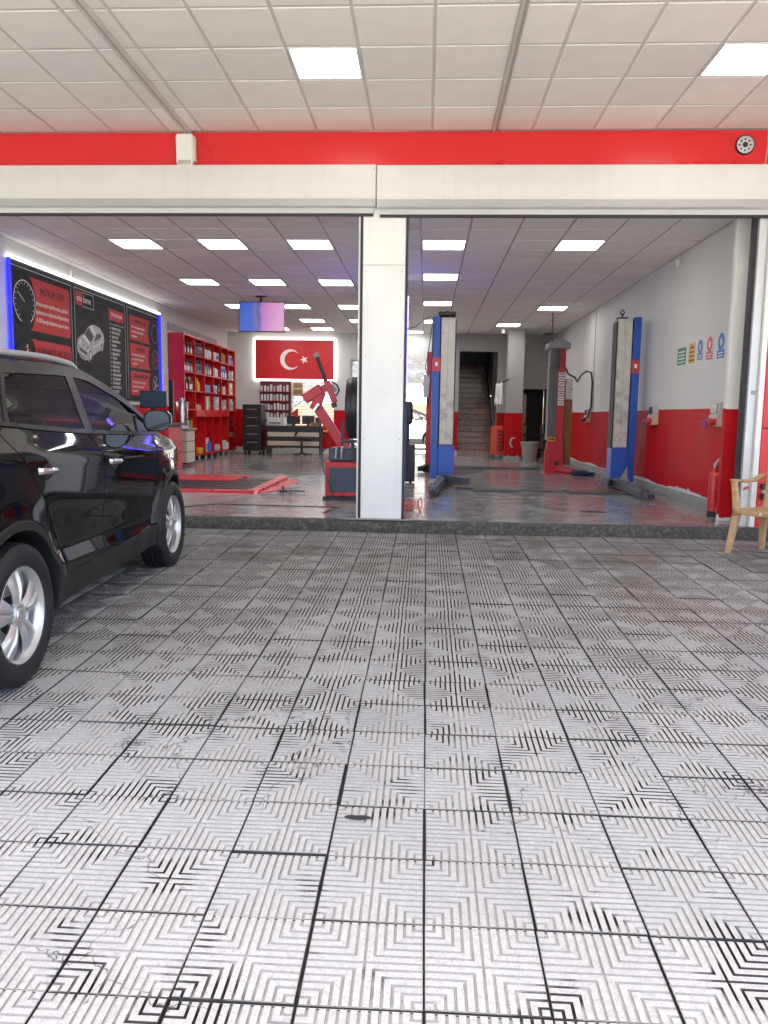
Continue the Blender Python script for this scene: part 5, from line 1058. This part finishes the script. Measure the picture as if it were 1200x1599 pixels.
rl2 = T('lift_post', 'left post of the red lift half hidden behind the blue post', 'car lift', (.05,15.9,ZF), group='posts of the red two-post lift')
MB().box(.0,.13,15.75,16.1,ZF,2.72).build('spine', M_redmetal, rl2, bevel=.006); MB().box(.13,.30,15.77,16.05,1.0,2.7).build('cover_sheet', M_grey, rl2, bevel=.004); MB().box(-.04,.4,15.5,16.2,ZF,ZF+.03).build('base_plate', M_dark, rl2); MB().box(-.06,.06,15.5,15.7,1.82,2.25).build('control_box', M_cover, rl2, bevel=.006); MB().box(-.09,-.06,15.52,15.6,2.04,2.10).build('switch', M_yellow, rl2); MB().bar((.05,15.6,ZF+.10),(-.1,15.2,ZF+.07),.10,.09).build('lift_arm', M_dark, rl2, bevel=.006)
# ================================================================== STAIRS AND BACK OF THE RIGHT BAY
M_marble = mat('brown_marble', (.30,.18,.14), .12, var=.45, scale=9, rvar=.06)
stw = T('staircase', 'dark brown marble stairs rising through the opening in the back wall', 'stairs', (1.43,22.3,ZF))
for k in range(17):
    y = 22.15+.27*k; z0 = ZF+.168*k
    MB().box(.90,1.95,y,y+.30,z0-.05,z0+.168).build('step', M_marble, stw, bevel=.004); MB().box(.90,1.95,y-.02,y+.03,z0+.168,z0+.19).build('nosing', M_marble, stw, bevel=.006)
b = MB(); b.box(.80,.895,22.35,27.5,0,6); b.box(1.975,2.07,22.35,27.5,0,6); b.box(.8,2.07,27.2,27.4,0,6); b.box(.8,2.07,22.4,27.5,5.7,5.8); b.build('stairwell_wall', mat('stair_plaster', (.24,.235,.23), .7), stw)
MB().tube([(1.93,22.3,1.2),(1.93,26.5,3.8)], .018, 8).build('handrail', M_grey, stw)
t = T('refuse_bin', 'grey plastic bin beside the red-footed column', 'bin', (2.78,20.0,ZF)); MB().lathe([(0,0),(.17,0),(.215,.45),(.235,.46),(.235,.50),(.215,.50),(.165,.02),(0,.02)], (2.66,20.0,ZF), 'z', 28).build('bucket', mat('bin_grey',(.30,.33,.31),.5), t, smooth=35); MB().tube([(2.43,20.0,ZF+.47),(2.42,19.85,ZF+.36),(2.55,19.78,ZF+.33),(2.75,19.78,ZF+.33),(2.89,19.88,ZF+.38),(2.89,20.0,ZF+.47)], .006, 6).build('handle', M_grey, t)
t = T('tool_cart', 'orange tool cart left of the red-footed column', 'trolley', (1.98,21.2,ZF)); MB().box(1.78,2.06,21.1,21.6,.45,1.22).build('carcass', M_orange, t, bevel=.01); MB().box(1.90,2.04,21.085,21.1,.50,1.14).build('door', M_redmetal, t, bevel=.004)
for k in range(6): MB().box(1.95,2.03,21.078,21.085,.55+.1*k,.60+.1*k).build('louvre', M_dark, t)
for x in (1.83,2.01): MB().cyl((x,21.15,.40),(x+.03,21.15,.40),.05,n=12).build('castor', M_black, t)
t = T('white_towel', 'white towel hanging from a black rod on the column', 'towel', (1.92,20.55,1.85)); b = MB()
b.grid(lambda u, v: (1.80+.16*u-.05*v*(1-u)*.6+.03*u*v, 20.5+.02*math.sin(u*14)*v, 2.34-.04*(1-u)-.56*v+.02*math.sin(u*9)), 16, 8); o = b.build('cloth', M_paper, t, smooth=60); sm = o.modifiers.new('s','SOLIDIFY'); sm.thickness = .012
MB().cyl((1.88,20.52,2.30),(2.13,20.6,2.44),.016,n=8).build('rod', M_black, t)
t = T('security_camera', 'small white camera under the ceiling left of the column', 'camera', (1.93,20.4,ZC-.2)); MB().cyl((1.93,20.4,ZC),(1.93,20.4,ZC-.05),.05,n=14).build('mount', M_white, t); MB().lathe([(.05,0),(.055,-.05),(.04,-.085),(0,-.095)], (1.93,20.4,ZC-.05), 'z', 16).build('dome', M_white, t, smooth=40)
t = T('leaning_boards', 'brown boards stacked against the back wall right of the bin', 'boards', (2.6,21.7,ZF))
for k in range(3): MB().prism([(2.50+.0*k,21.75-.05*k,ZF),(2.72,21.75-.05*k,ZF),(2.72,22.05-.02*k,2.0-.25*k),(2.50,22.05-.02*k,2.0-.25*k)],(0,.02,0)).build('board', M_card, t)
t = T('dark_trolley', 'dark metal trolley standing in the unlit doorway', 'trolley', (3.0,21.9,ZF)); MB().box(2.72,3.25,21.7,22.1,.95,1.0).build('tray', M_dark, t); MB().box(2.72,3.25,21.7,22.1,.55,.6).build('tray', M_dark, t)
for x in (2.74,3.21):
    for y in (21.72,22.06): MB().box(x,x+.03,y,y+.03,ZF,1.25).build('leg', M_grey, t)
tag(MB().box(2.70,2.78,21.96,22.04,1.3,2.1).build('wall_pipe', M_grey), 'short grey pipe beside the unlit doorway', 'pipe')
t = T('ceiling_fan', 'dark small fan hanging from the ceiling above the red lift motor', 'fan', (2.66,17.5,3.3)); MB().cyl((2.72,17.5,3.30),(2.72,17.5,ZC),.012,n=8).build('rod', M_dark, t); MB().lathe([(0,.04),(.08,.03),(.16,.0),(.0,-.02)], (2.68,17.5,3.27), 'z', 16).build('shade', M_dark, t, smooth=40)
# ================================================================== RIGHT WALL: conduit, sockets, signs, extinguisher
def wbox(y0, y1, z0, z1, d0, d1): return MB().box(XR-d1, XR-d0, y0, y1, z0, z1)
tag(MB().cyl((XR-.012,16.7,1.62),(XR-.012,16.7,ZC),.012,n=8).build('conduit', M_whitemetal), 'thin pale conduit running up the right wall beyond the blue post', 'conduit')
def sock(y, label, big=True):
    t = T('power_socket', label, 'socket', (XR-.06,y,1.35), group='industrial sockets on the right wall')
    wbox(y-.13,y+.13,1.36,1.50,.0,.10).build('lower_box', M_cream, t, bevel=.008); wbox(y-.13,y+.13,1.50,1.65,.0,.085).build('upper_box', M_cover, t, bevel=.008); wbox(y-.10,y+.10,1.52,1.63,.085,.092).build('window', mat('socket_window',(.08,.09,.09),.15), t, bevel=.004)
    for k, (dy, m) in enumerate(((-.09,M_redmetal),(.02,M_redmetal),(.09,M_bluepl))): MB().tube([(XR-.09,y+dy,1.43),(XR-.17,y+dy,1.39)], [.040,.036], 14).build('outlet', m, t, smooth=40)
sock(12.1,'grey and cream wall socket with red outlets right of the blue post'); sock(9.48,'grey and cream wall socket with red outlets nearest the door'); sock(16.95,'pale wall socket with red outlets beyond the blue post')
def sign(y0, y1, z0, z1, kind, label, cm):
    t = T('safety_sign', label, 'sign', (XR-.006,(y0+y1)/2,z0), group='safety signs on the right wall'); wbox(y0,y1,z0,z1,.001,.004).build('sheet', M_paper if kind != 'full' else cm, t); h = z1-z0; yc = (y0+y1)/2; w = y1-y0
    if kind == 'full':
        for k in range(4): wbox(y0+w*.12,y1-w*.12,z0+h*(.12+.20*k),z0+h*(.20+.20*k),.004,.0052).build('print_line', M_paper if cm is not M_yellow else M_black, t)
        if cm is M_yellow: MB().prism([(XR-.0055,yc-w*.2,z0+h*.74),(XR-.0055,yc+w*.2,z0+h*.74),(XR-.0055,yc,z0+h*.94)],(.001,0,0)).build('triangle', M_black, t)
    else:
        n = 24; ry = w*.38; MB().prism([(XR-.0055,yc+ry*math.cos(2*math.pi*i/n),z0+h*.68+ry*math.sin(2*math.pi*i/n)) for i in range(n)],(.001,0,0)).build('symbol_disc', cm, t)
        MB().prism([(XR-.0068,yc+ry*.32*math.cos(2*math.pi*i/n),z0+h*.67+ry*.45*math.sin(2*math.pi*i/n)) for i in range(n)],(.001,0,0)).build('symbol', M_paper, t)
        wbox(y0+w*.08,y1-w*.08,z0+h*.06,z0+h*.38,.004,.0052).build('text_block', cm, t)
        for k in range(2): wbox(y0+w*.2,y1-w*.2,z0+h*(.13+.11*k),z0+h*(.17+.11*k),.0054,.0064).build('print_line', M_paper, t)
M_sblue = mat('sign_blue',(.02,.16,.52),.4,var=.02); M_sgreen = mat('sign_green',(.02,.22,.10),.4,var=.02); M_sred = mat('sign_red',(.62,.06,.09),.4,var=.02)
sign(10.89,11.24,2.19,2.42,'full','green safety sign with white lines, leftmost of the five',M_sgreen); sign(10.53,10.77,2.18,2.45,'full','yellow safety sign, second of the five',M_yellow); sign(10.22,10.45,2.19,2.46,'disc','narrow blue and white safety sign, third of the five',M_sblue); sign(9.87,10.12,2.17,2.47,'disc','red and white safety sign, fourth of the five',M_sred); sign(9.48,9.76,2.155,2.47,'disc','blue and white safety sign nearest the door',M_sblue)
t = T('fire_extinguisher', 'slim red fire extinguisher standing against the right wall pier', 'extinguisher', (3.27,8.95,ZF))
MB().lathe([(0,.0),(.062,.0),(.062,.07)], (3.27,8.93,ZF), 'z', 24).build('foot_ring', M_dark, t, smooth=35); MB().lathe([(.060,.07),(.060,.46),(.05,.50),(.025,.53),(.02,.56)], (3.27,8.93,ZF), 'z', 24).build('cylinder', M_redmetal, t, smooth=40); MB().lathe([(.02,0),(.022,.03),(.012,.05),(0,.05)], (3.27,8.93,ZF+.56), 'z', 12).build('valve', M_steel, t)
MB().bar((3.27,8.93,ZF+.60),(3.29,8.87,ZF+.66),.02,.012).build('lever', M_whit, t); MB().tube([(3.27,8.92,ZF+.58),(3.295,8.87,ZF+.54),(3.30,8.87,ZF+.35),(3.295,8.875,ZF+.12)], .010, 8).build('hose', M_black, t, smooth=40); MB().cyl((3.295,8.875,ZF+.12),(3.295,8.875,ZF+.06),.012,.018,12).build('nozzle', M_whit, t); MB().box(3.25,3.29,8.875,8.882,ZF+.42,ZF+.50).build('tag', M_yellow, t)
tag(MB().box(2.86,3.16,15.15,15.40,ZF+.001,ZF+.09).box(2.95,3.3,15.2,15.3,ZF+.001,ZF+.06).build('tool_bag', mat('dark_blue_bag',(.02,.06,.14),.7), bevel=.03), 'dark blue tool bag on the floor at the foot of the right wall', 'bag')
t = T('wall_tap', 'black fitting low on the red facade behind the chair', 'fitting', (3.52,8.09,.7)); MB().box(3.43,3.52,8.05,8.10,.74,.80).build('upper_block', M_black, t, bevel=.006); MB().box(3.43,3.53,8.04,8.10,.64,.70).build('lower_block', M_black, t, bevel=.01); MB().box(3.45,3.51,8.07,8.10,.705,.735).build('neck', M_whit, t)
tag(MB().prism([(3.275,8.150,.72),(3.33,8.150,.74),(3.335,8.150,.77),(3.29,8.150,.755)],(0,.003,0)).build('red_sticker', M_sred), 'small torn red sticker on the grey door frame', 'sticker')
# ================================================================== CHAIR
M_wood = mat('tan_plastic', (.50,.32,.15), .45, var=.2, scale=18, det=3)
ca = R(-54); chr_ = T('plastic_armchair', 'tan moulded plastic armchair at the right edge of the forecourt', 'chair', (3.185,7.185,pz(7.185)), ca)
hw, hd = .26, .22
# local: +x along the seat front, -y is where the chair faces
def leg(x, y, tx, ty):
    b = MB(); w0, w1 = .024, .036
    b.add([(x+a*w0, y+c*w0*.8, 0) for a, c in ((-1,-1),(1,-1),(1,1),(-1,1))]+[(tx+a*w1, ty+c*w1*.7, .42) for a, c in ((-1,-1),(1,-1),(1,1),(-1,1))], [(3,2,1,0),(4,5,6,7),(0,1,5,4),(1,2,6,5),(2,3,7,6),(3,0,4,7)]); b.build('leg', M_wood, chr_, bevel=.008, local=True)
for sx in (-1, 1): leg(sx*.275, -.25, sx*.235, -.195); leg(sx*.235, .23, sx*.205, .185)
b = MB(); b.grid(lambda u, v: ((2*u-1)*(.25-.03*v), -.235+.46*v, .415-.018*math.sin(math.pi*u)*math.sin(math.pi*v)-.012*v), 12, 12); o = b.build('seat', M_wood, chr_, smooth=50, local=True); sm = o.modifiers.new('s','SOLIDIFY'); sm.thickness = .022; sm.offset = -1
b = MB(); b.grid(lambda u, v: ((2*u-1)*.255, -.243-.012*math.sin(math.pi*u), .425-(.055-.03*(2*u-1)**2+.045*abs(2*u-1)**4)*v), 16, 3); o = b.build('front_apron', M_wood, chr_, smooth=50, local=True); sm = o.modifiers.new('s','SOLIDIFY'); sm.thickness = .012
for sx in (-1, 1):
    b = MB(); b.grid(lambda u, v: (sx*(.252-.03*u), -.24+.46*u, .42-.05*v), 8, 2); o = b.build('side_apron', M_wood, chr_, smooth=50, local=True); sm = o.modifiers.new('s','SOLIDIFY'); sm.thickness = .012
    b = MB(); b.add([(sx*.235+a*.030, -.215+c*.024, .40) for a, c in ((-1,-1),(1,-1),(1,1),(-1,1))]+[(sx*.270+a*.025, -.225+c*.020, .675) for a, c in ((-1,-1),(1,-1),(1,1),(-1,1))], [(3,2,1,0),(4,5,6,7),(0,1,5,4),(1,2,6,5),(2,3,7,6),(3,0,4,7)]); b.build('arm_post', M_wood, chr_, bevel=.008, local=True)
    b = MB(); b.grid(lambda u, v: (sx*(.272-.012*u)+(v-.5)*.058, -.25+.46*u, .692-.008*math.sin(math.pi*u)-.006*(2*v-1)**2+.045*max(0,u-.7)/.3), 14, 4); o = b.build('armrest', M_wood, chr_, smooth=50, local=True); sm = o.modifiers.new('s','SOLIDIFY'); sm.thickness = .024; sm.offset = -1
    b = MB(); b.bar((sx*.21,.20,.40),(sx*.235,.29,.84),.045,.03); b.build('back_post', M_wood, chr_, bevel=.008, local=True)
for k in range(5): x = -.16+.08*k; MB().bar((x*.9,.205,.41),(x,.292,.80),.042,.012,up=(0,1,0)).build('back_slat', M_wood, chr_, bevel=.003, local=True)
b = MB(); b.grid(lambda u, v: ((2*u-1)*.25, .292-.02*math.sin(math.pi*u)+.01*v, .78+(.07+.03*math.sin(math.pi*u))*v), 14, 3); o = b.build('top_rail', M_wood, chr_, smooth=50, local=True); sm = o.modifiers.new('s','SOLIDIFY'); sm.thickness = .018
MB().box(.01,.035,-.2585,-.2572,.385,.41).build('paper_sticker', M_paper, chr_, local=True)
# ================================================================== ADDED UNSEEN BLOCK ACROSS THE STREET, DIMS LOW SKY AND REFLECTIONS
ab = T('added_street_block', 'added unseen grey block across the street that dims sky and reflections', 'building', (0,-20,-.2)); MB().box(-40,40,-28,-20,-.3,3.9).build('wall', mat('block_render',(.30,.285,.26),.8), ab)
for k in range(22): x = -33+3.1*k; MB().box(x,x+1.3,-20.01,-19.97,1.2,2.8).build('window', mat('block_glass',(.03,.035,.04),.1), ab)
# ================================================================== YARD BEHIND THE GARAGE
def stone_mat():  # stone colour darkened to stand in for shade on the wall
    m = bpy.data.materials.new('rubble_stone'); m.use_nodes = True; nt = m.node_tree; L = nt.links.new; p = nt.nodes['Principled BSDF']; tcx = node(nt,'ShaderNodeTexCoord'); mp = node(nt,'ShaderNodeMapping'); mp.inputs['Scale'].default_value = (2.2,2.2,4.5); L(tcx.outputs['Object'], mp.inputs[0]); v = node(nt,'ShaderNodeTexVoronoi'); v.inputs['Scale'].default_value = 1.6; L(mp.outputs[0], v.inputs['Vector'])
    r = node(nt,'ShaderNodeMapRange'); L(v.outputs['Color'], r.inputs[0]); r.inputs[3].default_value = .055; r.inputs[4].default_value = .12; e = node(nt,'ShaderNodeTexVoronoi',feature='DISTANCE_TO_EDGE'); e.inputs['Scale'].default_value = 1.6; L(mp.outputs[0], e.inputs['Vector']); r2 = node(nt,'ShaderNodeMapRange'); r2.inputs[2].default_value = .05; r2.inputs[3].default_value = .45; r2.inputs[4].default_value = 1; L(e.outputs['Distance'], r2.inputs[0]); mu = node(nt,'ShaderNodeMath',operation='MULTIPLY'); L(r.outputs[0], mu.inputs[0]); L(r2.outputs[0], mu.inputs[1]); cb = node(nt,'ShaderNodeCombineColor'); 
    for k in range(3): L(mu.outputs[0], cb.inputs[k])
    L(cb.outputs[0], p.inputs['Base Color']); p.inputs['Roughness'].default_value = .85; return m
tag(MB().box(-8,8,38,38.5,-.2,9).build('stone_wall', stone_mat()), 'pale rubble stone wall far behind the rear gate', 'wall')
tag(MB().box(-8,8,33,33.4,-.2,1.93).build('retaining_wall', mat('tan_render',(.20,.125,.055),.8,var=.1)), 'low tan retaining wall behind the white car', 'wall')
tag(MB().box(-8,8,33.02,33.38,1.932,2.33).box(-8,8,33.4,37.9,.5,1.4).build('upper_terrace', mat('terrace_white',(.42,.415,.40),.8)), 'white parapet of the upper terrace above the tan retaining wall', 'terrace')
M_carwhite = mat('white_car_paint', (.62,.62,.62), .25, var=.02, coat=1)
wc = make_car('white_car', 'white car parked behind the rear gate, seen right of the pillar', M_carwhite); wc.location = (-.9,27.2,ZF-.03); wc.rotation_euler = (0,0,R(-96)); wc.scale = (.96,.96,.92)
wc2 = copy_tree(wc); wc2.name = 'white_car'; wc2['label'] = 'white car on the upper terrace beyond the stone-walled yard'; wc2.location = (.35,35.8,1.4); wc2.rotation_euler = (0,0,R(-92))
# small dark scraps trodden into the paving
for x, y, r, lb in ((-.2,2.471,.022,'dark trodden scrap on the paving left of the centre joint'),):
    pts = [(x+r*1.7*(1+random.gauss(0,.18))*math.cos(a), y+r*.55*(1+random.gauss(0,.25))*math.sin(a)) for a in [2*math.pi*i/14 for i in range(14)]]
    tag(MB().prism([(p, q, pz(q)+.003) for p, q in pts], (0,0,.0025)).build('litter_scrap', M_dark), lb, 'scrap')
# ------------------------------------------------------------------ lettering to plain meshes
dg = bpy.context.evaluated_depsgraph_get()
for o in [q for q in COL.objects if q.type == 'FONT']:
    me = bpy.data.meshes.new_from_object(o.evaluated_get(dg)); nm = o.name.split('.')[0]
    n = bpy.data.objects.new(nm, me); COL.objects.link(n); n.parent = o.parent; n.location = o.location; n.rotation_euler = o.rotation_euler; n.scale = o.scale
    bpy.data.objects.remove(o)
